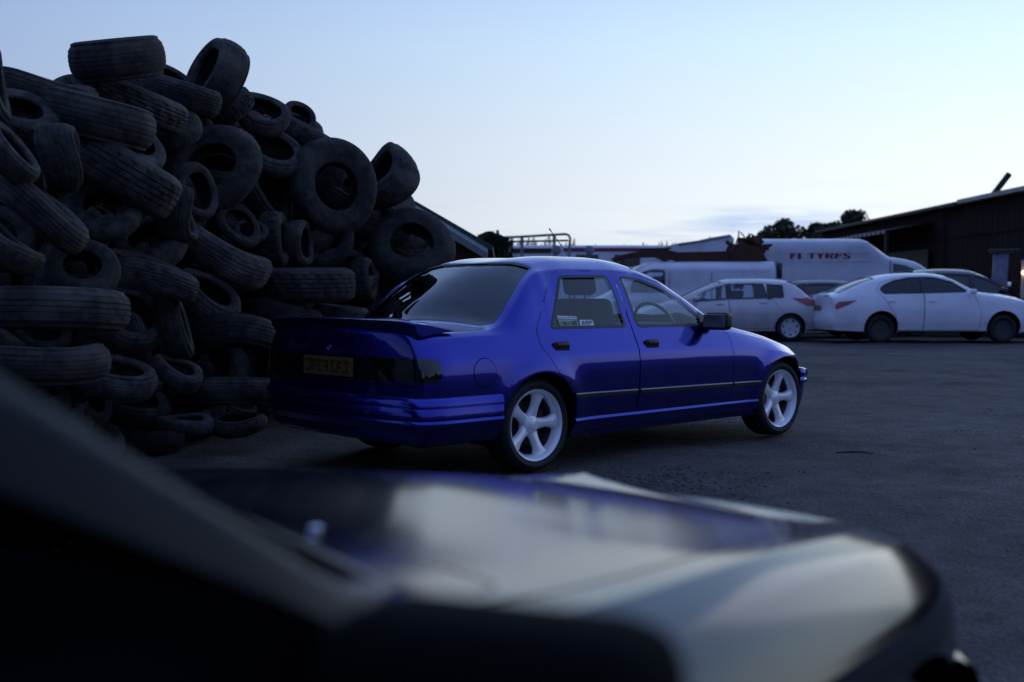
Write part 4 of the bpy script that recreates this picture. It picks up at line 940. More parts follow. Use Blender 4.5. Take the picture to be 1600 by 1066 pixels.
for i, g in enumerate((A_, R_, P_)): on_side(s2, 'letter', M['navy'], g, .452+i*.034, .889, .030, .026, -.002)
random.seed(3)
for i in range(11): on_side(s1, 'print_mark', M['ink'], [[(0, 0), (1, 0), (1, 1), (0, 1)]], .254+i*.0152, .890, random.choice((.003, .006, .009)), random.uniform(.018, .03), -.002)
for i in range(9): on_side(s1, 'print_mark', M['navy'], [[(0, 0), (1, 0), (1, 1), (0, 1)]], .254+i*.018, .934, random.choice((.004, .008)), .008, -.0018)

# white saloon at the back
sk = dict(
 z0=[(-1.4, .30), (0, .25), (3.7, .24)], z1=[(-1.4, .48), (3.7, .45)], z2=[(-1.35, .80), (1, .80), (3.7, .66)],
 z3=[(-1.33, .98), (-.5, 1.035), (0, 1.045), (1, 1.07), (2, 1.085), (2.4, 1.05), (3.2, .93), (3.75, .74)],
 z4=[(-1.33, 1.0), (-1.0, 1.05), (-.9, 1.075), (-.56, 1.22), (-.2, 1.36), (.1, 1.43), (.6, 1.49), (1.15, 1.50), (1.55, 1.44), (1.9, 1.28), (2.1, 1.16), (2.25, 1.11), (2.7, 1.05), (3.3, .93), (3.75, .76)],
 z5=[(-1.33, 1.02), (-1.02, 1.075), (-.9, 1.11), (-.56, 1.26), (-.2, 1.395), (.1, 1.465), (.6, 1.525), (1.15, 1.535), (1.55, 1.475), (1.95, 1.29), (2.2, 1.16), (2.33, 1.12), (2.75, 1.075), (3.3, .96), (3.75, .79)],
 z6=[(-1.33, 1.04), (-1.12, 1.075), (-.96, 1.12), (-.6, 1.29), (-.2, 1.435), (.2, 1.515), (.8, 1.56), (1.2, 1.565), (1.6, 1.52), (2.0, 1.36), (2.3, 1.20), (2.42, 1.155), (3.0, 1.08), (3.5, .94), (3.75, .83)],
 y0=[(-1.4, .84)], y1=[(-1.4, .90)], y2=[(-1.35, .90), (1, .915), (3.7, .88)], y3=[(-1.33, .84), (1, .86), (3.7, .80)],
 y4=[(-1.33, .78), (-.8, .74), (-.2, .66), (.4, .62), (1.2, .62), (1.8, .68), (2.2, .76), (3.7, .72)], y5=[(-1.33, .66), (-.8, .62), (0, .54), (1.2, .52), (1.8, .57), (2.2, .64), (3.7, .60)])
ss = dict(wheels=[0, 2.76], arch_r=.385, arch_z=.335, floor=.24, fine=1.6, wr=.05,
 doors=[[(.38, .28), (.94, .28), (.96, 1.08), (.95, 1.485), (.62, 1.478), (.30, 1.42), (0, 1.33), (-.10, 1.18), (.02, 1.05), (.30, .62)], [(.94, .28), (2.20, .28), (2.25, .70), (2.08, 1.12), (1.9, 1.265), (1.55, 1.428), (1.15, 1.488), (.95, 1.485), (.96, 1.08)]],
 windows=[[(.06, 1.085), (.935, 1.10), (.935, 1.465), (.66, 1.458), (.31, 1.39), (.05, 1.28), (-.03, 1.19)], [(.965, 1.10), (1.93, 1.125), (1.95, 1.17), (1.62, 1.37), (1.3, 1.45), (1.1, 1.468), (.965, 1.467)]],
 win_door=[0, 1], glass=['dark_glass', 'dark_glass'], ws_glass='tint', rw_glass='dark_glass', seal=.006,
 windscreen=[(1.62, 6), (1.58, 5.2), (1.48, 4.5), (1.8, 4.4), (2.1, 4.35), (2.25, 5), (2.36, 6)], ws_in=[(.03, 0), (.03, 0), (.03, .1), (0, .1), (-.03, .1), (-.03, 0), (-.03, 0)],
 rear_window=[(-.05, 6), (-.05, 5.4), (-.08, 4.75), (-.88, 4.75), (-.94, 5.4), (-.98, 6)], rw_in=[(-.03, 0), (-.03, 0), (-.03, .07), (.03, .07), (.03, 0), (.03, 0)],
 bonnet=[(2.46, 6), (2.38, 5), (2.3, 4.5), (2.7, 4.5), (3.6, 4.6), (3.62, 6)], bn_in=[(.005, 0), (.005, 0), (.005, .03), (0, .03), (-.005, .03), (-.005, 0)], bonnet_gap=False,
 handles=[(.22, .93), (1.14, .93)], yface=.85, Ro=.315, Rr=.21, W=.21, wheel_style='dark', wk=1.1,
 belt_in=1.05, cabin=(-.6, 2.2), dash=1.95, shelf=-.55, seat_x=1.2, seat_z=.42, bench_x=.05)
SB = Body(sk, -1.10, 3.72, .22, .10, .5, .25, sharp={1: .3, 2: .15, 3: .45, 4: .5, 5: .1}, bulge_r=.08, bulge_f=.16, lean_r=[(.2, .06), (.5, -.02), (.8, .02), (1.05, 0)])
D5 = 25.2; p = at_depth(1375, 460, D5)
sal, sdm = make_car('white saloon with dark windows and black wheels parked nose to the right', 'car', 'saloon_car', (p.x, D5+.85, 0), R(2.0), SB, ss, M['pearl'])
for side in (1, -1):
    SB.panel('tail_lamp', [SB.xz(rounded([(-.98, .76), (-1.04, .74), (-1.05, .84), (-.98, .91), (-.54, .955), (-.76, .84)], .03))], [], M['redlens'], sal, sides=(side,), off=.006, gu=.05, gv=.2)
    m = MB(); m.box((2.02, side*.97, 1.14), (.12, .16, .12)); m.build('door_mirror', M['pearl'], sdm[(1, side)], True, .04, 3)
    SB.panel('headlamp', [SB.xz([(3.30, .80), (3.55, .72), (3.6, .80), (3.35, .89)])], [], M['clear'], sal, sides=(side,), off=.006, gu=.05, gv=.2)
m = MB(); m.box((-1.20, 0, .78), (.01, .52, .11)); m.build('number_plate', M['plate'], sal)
m = MB(); m.box((-1.09, 0, 1.065), (.16, 1.2, .02)); m.build('boot_spoiler', M['pearl'], sal, True, .008)

for side in (1, -1): SB.panel('pillar_cover', [SB.xz([(.925, 1.095), (.975, 1.095), (.975, 1.472), (.925, 1.47)])], [], M['gloss'], sdm[(1, side)], sides=(side,), off=.008, gu=.1, gv=.3)
# silver hatchback
ck = dict(
 z0=[(-.8, .30), (0, .24), (3.5, .22)], z1=[(-.8, .46), (3.5, .42)], z2=[(-.75, .80), (1, .80), (3.5, .60)],
 z3=[(-.75, .95), (0, .985), (1, .955), (2.15, .875), (2.6, .83), (3.2, .72), (3.45, .64)],
 z4=[(-.75, .96), (-.52, .985), (-.42, 1.05), (-.25, 1.22), (-.04, 1.355), (.2, 1.39), (.8, 1.41), (1.4, 1.385), (1.7, 1.32), (2.0, 1.20), (2.3, 1.03), (2.45, .935), (2.55, .89), (3.1, .78), (3.45, .66)],
 z5=[(-.75, .97), (-.54, 1.0), (-.44, 1.06), (-.26, 1.235), (-.04, 1.395), (.2, 1.435), (.8, 1.46), (1.4, 1.435), (1.7, 1.36), (2.0, 1.235), (2.35, 1.04), (2.5, .95), (2.6, .92), (3.1, .81), (3.45, .69)],
 z6=[(-.75, .98), (-.60, 1.0), (-.48, 1.08), (-.28, 1.26), (-.05, 1.435), (.2, 1.475), (.8, 1.505), (1.3, 1.495), (1.6, 1.43), (2.0, 1.27), (2.4, 1.08), (2.58, .985), (2.7, .955), (3.1, .86), (3.45, .74)],
 y0=[(-.8, .79)], y1=[(-.8, .845)], y2=[(-.75, .84), (1, .85), (3.5, .82)], y3=[(-.75, .78), (1, .80), (3.5, .76)],
 y4=[(-.75, .72), (-.3, .66), (0, .63), (1.3, .62), (1.8, .65), (2.4, .73), (3.5, .70)], y5=[(-.75, .62), (-.3, .56), (0, .53), (1.3, .52), (1.8, .55), (2.4, .63), (3.5, .58)])
cs = dict(wheels=[0, 2.6], arch_r=.35, arch_z=.31, floor=.24, fine=1.6, wr=.04,
 doors=[[(.36, .28), (1.36, .28), (1.42, .94), (1.42, 1.374), (.9, 1.392), (.52, 1.388), (.42, 1.0), (.12, .62), (.32, .50)], [(1.36, .28), (2.24, .28), (2.36, .60), (2.36, .93), (2.24, 1.045), (2.0, 1.185), (1.7, 1.305), (1.42, 1.374), (1.42, .94)]],
 windows=[[(.52, .99), (1.36, .96), (1.36, 1.352), (.9, 1.368), (.60, 1.362)], [(1.46, .955), (2.20, .905), (2.27, .955), (2.0, 1.155), (1.7, 1.275), (1.47, 1.335)], [(.14, 1.0), (.44, .995), (.50, 1.355), (.16, 1.335)]],
 win_door=[0, 1, None], glass=['glass', 'glass', 'dark_glass'], ws_glass='glass', rw_glass='dark_glass', seal=.006,
 windscreen=[(1.62, 6), (1.58, 5.2), (1.48, 4.5), (1.9, 4.4), (2.4, 4.35), (2.48, 5), (2.57, 6)], ws_in=[(.03, 0), (.03, 0), (.03, .1), (0, .1), (-.03, .1), (-.03, 0), (-.03, 0)],
 rear_window=[(-.20, 6), (-.18, 5.4), (-.17, 4.9), (-.46, 4.9), (-.50, 5.4), (-.52, 6)], rw_in=[(-.02, 0), (-.02, 0), (-.02, .07), (.02, .07), (.02, 0), (.02, 0)],
 bonnet=[(2.74, 6), (2.68, 5), (2.6, 4.5), (2.8, 4.5), (3.35, 4.6), (3.37, 6)], bn_in=[(.005, 0), (.005, 0), (.005, .03), (0, .03), (-.005, .03), (-.005, 0)], bonnet_gap=False,
 handles=[(.62, .885), (1.62, .855)], yface=.80, Ro=.31, Rr=.215, W=.20, wheel_style='cover', wheel_mat=M['cover'],
 belt_in=.97, cabin=(-.3, 2.3), dash=2.05, shelf=-.1, seat_x=1.25, seat_z=.38, bench_x=.35)
def zm(z): return .95+(z-.95)*.905 if z > .95 else z
for key in ck:
    if key[0] == 'z': ck[key] = [(x, zm(z)) for x, z in ck[key]]
for key in ('doors', 'windows'): cs[key] = [[(x, zm(z)) for x, z in p_] for p_ in cs[key]]
CB = Body(ck, -.78, 3.45, .14, .07, .45, .22, sharp={1: .3, 2: .15, 3: .45, 4: .5, 5: .1}, bulge_r=.07, bulge_f=.14, lean_r=[(.2, .05), (.5, -.06), (.75, -.03), (1.0, .12), (1.2, .1)])
D6 = 26.2; p = at_depth(1237, 460, D6)
hat, hdm = make_car('silver five-door hatchback with a bright red tail lamp, behind the blue saloon nose', 'car', 'hatchback_car', (p.x, D6+.82, 0), math.pi-R(1.5), CB, cs, M['silver'])
for side in (1, -1):
    CB.panel('tail_lamp', [CB.xz(rounded([(-.03, 1.0), (-.28, .985), (-.44, 1.02), (-.56, .94), (-.55, .83), (-.40, .80), (-.20, .90)], .02))], [], M['redlens'], hat, sides=(side,), off=.006, gu=.05, gv=.2)
    m = MB(); m.box((2.18, side*.90, .985), (.12, .17, .12)); m.build('door_mirror', M['silver'], hdm[(1, side)], True, .04, 3)
m = MB(); m.box((-.10, 0, zm(1.44)), (.26, 1.0, .025)); m.build('roof_spoiler', M['silver'], hat, True, .01)
for side in (1, -1):
    for xa, xb in ((1.345, 1.475), (.43, .535)): CB.panel('pillar_cover', [CB.xz([(xa, zm(.965)), (xb, zm(.965)), (xb, zm(1.36)), (xa, zm(1.36))])], [], M['gloss'], hdm[(1 if xa > 1 else 0, side)], sides=(side,), off=.008, gu=.1, gv=.3)
def recolour_copy(src, label, mapping, loc, rz, cat='car', scl=None):
    c = copy_tree(src); c.location = loc; c.rotation_euler = (0, 0, rz); tag(c, label, cat)
    if scl: c.scale = scl
    done = {}
    def go(o):
        if o.type == 'MESH' and o.data.materials and o.data.materials[0] in mapping:
            if o.data.name not in done:
                d = o.data.copy(); d.materials[0] = mapping[o.data.materials[0]]; done[o.data.name] = d
            o.data = done[o.data.name]
        for ch in o.children: go(ch)
    go(c); return c
mp = {M['silver']: M['darkpaint'], M['glass']: M['privacy'], M['dark_glass']: M['privacy']}
p = at_depth(1330, 460, 28.6)
recolour_copy(hat, 'black hatchback tucked behind the white saloon boot and the silver hatchback', mp, (p.x, 28.9, 0), math.pi+R(4))
p = at_depth(1434, 460, 28.8)
recolour_copy(hat, 'dark car with a raked windscreen between the white saloon roof and the warehouse', mp, (p.x, 29.6, 0), R(-3), 'car', (1.0, 1, 1.19))
p = at_depth(1560, 460, 31)
recolour_copy(hat, 'pale car whose wing shows in front of the dark van', {M['silver']: M['pearl']}, (p.x+.6, 31.5, 0), R(172))
# dark van at the right edge with its back open and a lamp inside
p = at_depth(1572, 460, 29.2)
dv = thing('dark_van', 'dark van at the right edge with a frosted rear door and a lit lamp', 'van', (p.x+.05, 29.2, 0), R(-26))
m = MB(); m.box((1.2, .9, 1.17), (1.75, 3.2, 1.70)); m.build('body', M['black'], dv, True, .14, 4)
m = MB(); m.hexa([(-.42, -.10, .80), (-.03, -.16, .80), (-.03, -.08, .80), (-.42, -.02, .80), (-.36, -.08, 2.12), (.02, -.14, 2.14), (.02, -.06, 2.14), (-.36, 0, 2.12)]); dd_ = m.build('rear_door', M['frost'], dv, False, .03)
m = MB(); m.box((-.10, -.02, 2.20), (.75, .5, .06)); m.build('roof_edge', M['trim'], dv, False, .02)
m = MB(); m.box((.18, -.1, 1.4), (.22, .1, 1.4)); m.build('door_pillar', M['rust'], dv, False, .02)
m = MB(); m.box((.50, -.73, 1.45), (.36, .04, .95)); m.build('load_liner', M['warmwall'], dv, False, .01)
m = MB(); m.lathe([(0, -.03), (.035, -.025), (.045, 0), (.035, .025), (0, .03)], 16, 'y', (.385, -.80, 1.62)); m.build('lamp', M['lamp'], dv, True)
# lamp added behind the saloon, standing in for a reflection in its window
p = at_depth(1462, 447, 26.0)
yl = thing('glint_lamp', 'small lit lamp added behind the white saloon in place of a glint on its window', 'lamp', (p.x, 27.9, 0))
p = at_depth(1462.5, 446.5, 27.9)
m = MB(); m.lathe([(0, -.05), (.05, -.045), (.062, -.02), (.05, 0)], 16, 'y', (0, 0, p.z)); m.build('bulb', M['lamp'], yl, True)
m = MB(); m.tube([(0, .02, p.z), (0, .06, p.z-.1), (0, .06, 0)], .02, 8); m.build('stand', M['darksteel'], yl)
m = MB(); m.lathe([(.0, .03), (.08, .02), (.09, -.03)], 16, 'y', (0, 0, p.z)); m.build('shade', M['darksteel'], yl, True)

# ------------------------------------------------------------------ NEAR CAR (bonnet and pillar in front of the lens)
fk = {a: list(b) for a, b in hk.items()}
def nearx(x): return x if x <= 1.95 else 1.95+(x-1.95)*1.19
for key in fk:
    fk[key] = [(nearx(x), ((.89+(z-.89)*1.40 if (z > .89 and x < 1.98) else z)+max(0, min(1, (x-2.1)/.8))*.060-((.018 if key == 'z5' else .030)*min(1, max(0, (x-2.02)/.2)) if key in ('z5', 'z6') else 0)) if key[0] == 'z' and int(key[1]) > 1 else z) for x, z in hk[key]]
fs = dict(hs)
def upz(L_): return [(x, .89+(z-.89)*1.40 if z > .89 else z) for x, z in L_]
fs['doors'] = [upz(d) for d in hs['doors']]; fs['windows'] = [upz(d) for d in hs['windows']]; fs['windows'][1] = [(.972, .862), (.945, 1.36), (1.16, 1.34), (1.36, 1.26), (1.56, 1.12), (1.74, .965), (1.82, .878)]
fs['bonnet'] = [(nearx(x), v) for x, v in hs['bonnet']]; fs['wheels'] = [0, 2.70]
fs['bn_in'] = [(.007, 0), (.007, 0), (.007, .05), (0, .05), (-.007, .05), (-.007, 0)]
fs.update(open_window=1, wheel_style='dark', glass=['dark_glass', 'dark_glass'], ws_glass='dark_glass', rw_glass='dark_glass', handle_recess=False)
FB = Body(fk, -.90, 3.13, .20, .09, .40, .15, sharp={1: .3, 2: .2, 3: .30, 4: .9, 5: .3}, bulge_r=.055, bulge_f=.13)
FA = R(54); fx, fy = math.cos(FA), math.sin(FA)
base = at_height(640, 985, .893*.92); ax, ay = 1.86, -.725      # pillar foot on the near (right-hand) side
NS = 1.11; ox = base.x-NS*(ax*fx-ay*fy); oy = base.y-NS*(ax*fy+ay*fx)
near, ndm = make_car('near-black car whose glossy bonnet and windscreen pillar fill the bottom of the view', 'car', 'dark_car', (ox, oy, 0), FA, FB, fs, M['charcoal'])
V, F = sweep(ring_path(FB, 1.1, 3.03, False), [(-.03, .515), (.020, .508), (.040, .495), (.050, .462), (.046, .392), (.030, .30), (.034, .20), (-.08, .165)])
MB().add(V, F).build('bumper', M['charcoal'], near, True)
for yy, a0 in ((.12, .0),):
    m = MB(); m.tube([(2.10, yy-.1, .905), (2.05, yy+.1, .93), (1.99, yy+.42, .965)], [.012, .009, .006], 8); m.build('wiper', M['black'], near, True)
m = MB(); m.box((1.745, -.905, .905), (.10, .20, .125), Matrix.Rotation(R(10), 3, 'Z')); nm_ = m.build('door_mirror', M['under'], ndm[(1, -1)], True, .035, 4)
m = MB(); m.box((1.79, -.80, .855), (.10, .09, .05)); m.build('mirror_arm', M['black'], nm_, True, .015)
FB.panel('pillar_trim', [FB.uv([(1.95, 3.7), (1.95, 4.40), (1.5, 4.45), (1.0, 4.5), (1.0, 3.74), (1.5, 3.74), (1.80, 3.70)])], [], M['pillar'], near, sides=(-1,), off=.003, gu=.05, gv=.1)
ndm[(1, -1)].data.materials[0] = M['pillar']
near.scale = (NS, NS, .92); near.rotation_euler = (R(-1.3), 0, FA); near.location.z = -.017     # it stands on the crowned edge of the yard
uu, vv = np.meshgrid(np.linspace(2.0, 3.0, 120), np.linspace(4.4, 5.99, 80)); Pn = FB.S(uu.ravel(), vv.ravel()); best = None
for sg in (1, -1):      # the nozzle sits on the bonnet skin
    X = ox+NS*(Pn[:, 0]*fx-sg*Pn[:, 1]*fy); Y = oy+NS*(Pn[:, 0]*fy+sg*Pn[:, 1]*fx); Z = Pn[:, 2]*.92
    c_, s2 = math.cos(PITCH), math.sin(PITCH); dep = Y*c_-(Z-CAMZ)*s2; up_ = (Z-CAMZ)*c_+Y*s2
    e = np.hypot(800+FPX*X/dep-512, 533-FPX*up_/dep-827); q_ = int(np.argmin(e))
    if best is None or e[q_] < best[0]: best = (e[q_], Pn[q_, 0], sg*Pn[q_, 1], Pn[q_, 2])
m = MB(); m.lathe([(0, -.006), (.007, -.004), (.008, .004), (0, .008)], 12, 'z', (best[1], best[2], best[3]+.003)); m.build('washer_nozzle', M['chrome'], near, True)

# ------------------------------------------------------------------ TYRE HEAP
def rubber(name, c1, c2):
    m = pmat(name, c1, .85, spec=.3, bump=(45, .35, .006)); t = m.node_tree; n = t.nodes; p = n['Principled BSDF']
    co = n.new('ShaderNodeTexCoord'); oi = n.new('ShaderNodeObjectInfo')
    ad = n.new('ShaderNodeVectorMath'); ad.operation = 'MULTIPLY_ADD'; t.links.new(oi.outputs['Random'], ad.inputs[0]); ad.inputs[1].default_value = (37, 21, 11); t.links.new(co.outputs['Object'], ad.inputs[2])
    z = n.new('ShaderNodeTexNoise'); z.inputs['Scale'].default_value = 5; z.inputs['Detail'].default_value = 9; z.inputs['Roughness'].default_value = .7; t.links.new(ad.outputs[0], z.inputs['Vector'])
    r = n.new('ShaderNodeValToRGB'); e = r.color_ramp.elements; e[0].position = .36; e[0].color = (*c1, 1); e[1].position = .68; e[1].color = (*c2, 1); t.links.new(z.outputs['Fac'], r.inputs[0])
    # dried mud and grey bloom on some of them
    z2 = n.new('ShaderNodeTexNoise'); z2.inputs['Scale'].default_value = 1.6; z2.inputs['Detail'].default_value = 6; t.links.new(ad.outputs[0], z2.inputs['Vector'])
    r2 = n.new('ShaderNodeValToRGB'); e2 = r2.color_ramp.elements; e2[0].position = .52; e2[0].color = (0, 0, 0, 1); e2[1].position = .66; e2[1].color = (.7, .7, .7, 1); t.links.new(z2.outputs['Fac'], r2.inputs[0])
    mud = n.new('ShaderNodeMixRGB'); t.links.new(r2.outputs[0], mud.inputs[0]); t.links.new(r.outputs[0], mud.inputs[1]); mud.inputs[2].default_value = (.085, .074, .064, 1)
    mr = n.new('ShaderNodeMapRange'); mr.inputs[3].default_value = .6; mr.inputs[4].default_value = 1.5; t.links.new(oi.outputs['Random'], mr.inputs[0])
    mx = n.new('ShaderNodeVectorMath'); mx.operation = 'SCALE'; t.links.new(mud.outputs[0], mx.inputs[0]); t.links.new(mr.outputs[0], mx.inputs['Scale'])
    t.links.new(mx.outputs[0], p.inputs['Base Color']); return m
RUB = rubber('weathered_rubber', (.011, .0105, .012), (.058, .050, .044))
def tyre_mesh(name, W, Ri, kind, n=96, warp=0):
    """unit tyre: outer radius 1, axis along local z"""
    h = W/2; prof = []   # (r, z, is_tread)
    ns = {'rib': 4, 'block': 5, 'worn': 4, 'knob': 4, 'truck': 5, 'plain': 3}[kind]; gd = {'rib': .018, 'block': .018, 'worn': .006, 'knob': .05, 'truck': .028, 'plain': .010}[kind]
    th = {'rib': .60, 'block': .60, 'worn': .52, 'knob': .70, 'truck': .68, 'plain': .46}[kind]; ex = {'rib': .9, 'block': .9, 'worn': 1.3, 'knob': .3, 'truck': .5, 'plain': 1.3}[kind]
    outer = [(Ri, -h*.78, 0), (Ri+.02, -h*.90, 0), (Ri+.05, -h*.93, 0), (Ri+(1-Ri)*.30, -h*1.03, 0), (Ri+(1-Ri)*.36, -h*1.055, 0), (Ri+(1-Ri)*.52, -h*1.06, 0), (Ri+(1-Ri)*.56, -h*1.04, 0), (Ri+(1-Ri)*.72, -h*.99, 0), (.925-.02*ex, -h*(.93-.06*ex), 0), (.955-.012*ex, -h*(.86-.10*ex), 0), (.978-.008*ex, -h*(th+.5*(.86-.10*ex-th)), 1)]
    prof += outer; wz = 2*h*th
    for i in range(ns):
        a = -h*th+wz*i/ns; b = a+wz/ns; g = wz/ns*.16; cr = lambda z: 1-(.016+.006*ex)*(z/(h*th))**2
        prof += [(cr(a)-(gd if i else .006), a+(0 if i == 0 else g*.5), 2 if i else 1), (cr(a), a+g*(.6 if i == 0 else 1), 3), (cr((a+b)/2), (a+b)/2, 3), (cr(b), b-g, 3), (cr(b)-(gd if i < ns-1 else .006), b-g*.5, 2 if i < ns-1 else 1)]
    prof += [(r, -z, t) for r, z, t in outer[::-1]]
    prof += [(Ri+.01, h*.60, 0), (Ri+.05, h*.70, 0), (.80, h*.80, 0), (.92, h*.62, 0), (.935, 0, 0), (.92, -h*.62, 0), (.80, -h*.80, 0), (Ri+.05, -h*.70, 0), (Ri+.01, -h*.60, 0)]
    m = len(prof); V = []; F = []
    for k in range(n):
        a = 2*math.pi*k/n
        for r, z, t in prof:
            rr = r; sh = 0
            if kind in ('block', 'knob', 'truck') and t == 3:
                ph = (k+(3 if z > 0 else 0)) % 6 if kind != 'truck' else (k+(2 if z > 0 else 0)) % 4
                if ph == 0: rr -= gd*.9
            if kind in ('knob', 'truck', 'block') and t in (1, ) and (k % 6 if kind != 'truck' else k % 4) == 0: rr -= .02
            if kind == 'rib' and t == 3 and k % 3 == 0: rr -= .008
            if warp: z = z*(1-.16*warp*max(0, math.cos(a-1)))+.10*warp*math.sin(2*a+.6)*r; rr *= 1-.07*warp*math.cos(2*a)-.10*warp*max(0, math.cos(a+2.1))**4
            V.append((rr*math.cos(a), rr*math.sin(a), z))
    for k in range(n):
        k2 = (k+1) % n
        for j in range(m): F.append((k*m+j, k2*m+j, k2*m+(j+1) % m, k*m+(j+1) % m))
    me = bpy.data.meshes.new(name); me.from_pydata(V, [], F); me.update(); me.materials.append(RUB)
    me.polygons.foreach_set('use_smooth', [True]*len(me.polygons))
    try: me.set_sharp_from_angle(angle=R(38))
    except Exception: pass
    return me
KINDS_ = dict(rib=tyre_mesh('car_tyre_mesh', .66, .63, 'rib'), block=tyre_mesh('blocky_tyre_mesh', .66, .60, 'block'), worn=tyre_mesh('worn_tyre_mesh', .60, .62, 'worn'),
              van=tyre_mesh('van_tyre_mesh', .60, .485, 'plain'), knob=tyre_mesh('knobbly_tyre_mesh', .62, .55, 'knob'), truck=tyre_mesh('wide_tyre_mesh', .82, .56, 'truck'))
for k_, w_, ri_, kd_ in (('rib', .66, .63, 'rib'), ('block', .66, .60, 'block'), ('worn', .60, .62, 'worn'), ('van', .60, .485, 'plain')):
    KINDS_[k_+'_bent'] = tyre_mesh('bent_%s_tyre_mesh' % k_, w_, ri_, kd_, 96, 1.0); KINDS_[k_+'_sagged'] = tyre_mesh('sagged_%s_tyre_mesh' % k_, w_, ri_, kd_, 96, -.7)
footf = pchip([(-60, 5.0), (0, 5.3), (200, 6.5), (400, 8.5), (600, 9.7), (760, 10.4)])
def heap_depth(u, v, dz=0):
    k = .45; D = (float(footf(np.array([u]))[0])+dz+k*CAMZ)/(1+k*(v-HY)/FPX); return D
def tyre(u, v, px, kind, ax, label, group=None, dz=0, sq=1.0, D=None, width=None):
    d = heap_depth(u, v, dz) if D is None else D; P = at_depth(u, v, d); Rr = px*d/FPX/2
    kind = random.choice([kind, kind+'_bent', kind+'_sagged']) if kind+'_bent' in KINDS_ else kind
    o = bpy.data.objects.new('old_tyre', KINDS_[kind]); C.objects.link(o)
    f_ = ray(u, v).normalized(); r_ = f_.cross(Vector((0, 0, 1))).normalized(); u_ = r_.cross(f_)
    z = (r_*ax[0]+f_*ax[1]+u_*ax[2]).normalized(); q = z.to_track_quat('Z', 'Y')
    o.rotation_mode = 'QUATERNION'; from mathutils import Quaternion
    o.rotation_quaternion = q @ Quaternion((0, 0, 1), random.uniform(0, 6.28)); o.scale = (Rr, Rr*sq, Rr*(width or 1))
    # keep above the ground
    low = Rr*math.sqrt(max(0, 1-z.z**2))+Rr*.33*abs(z.z)
    o.location = (P.x, P.y, max(P.z, low*.97))
    tag(o, label, 'tyre', group or 'tyres heaped in the yard'); return o
random.seed(31)
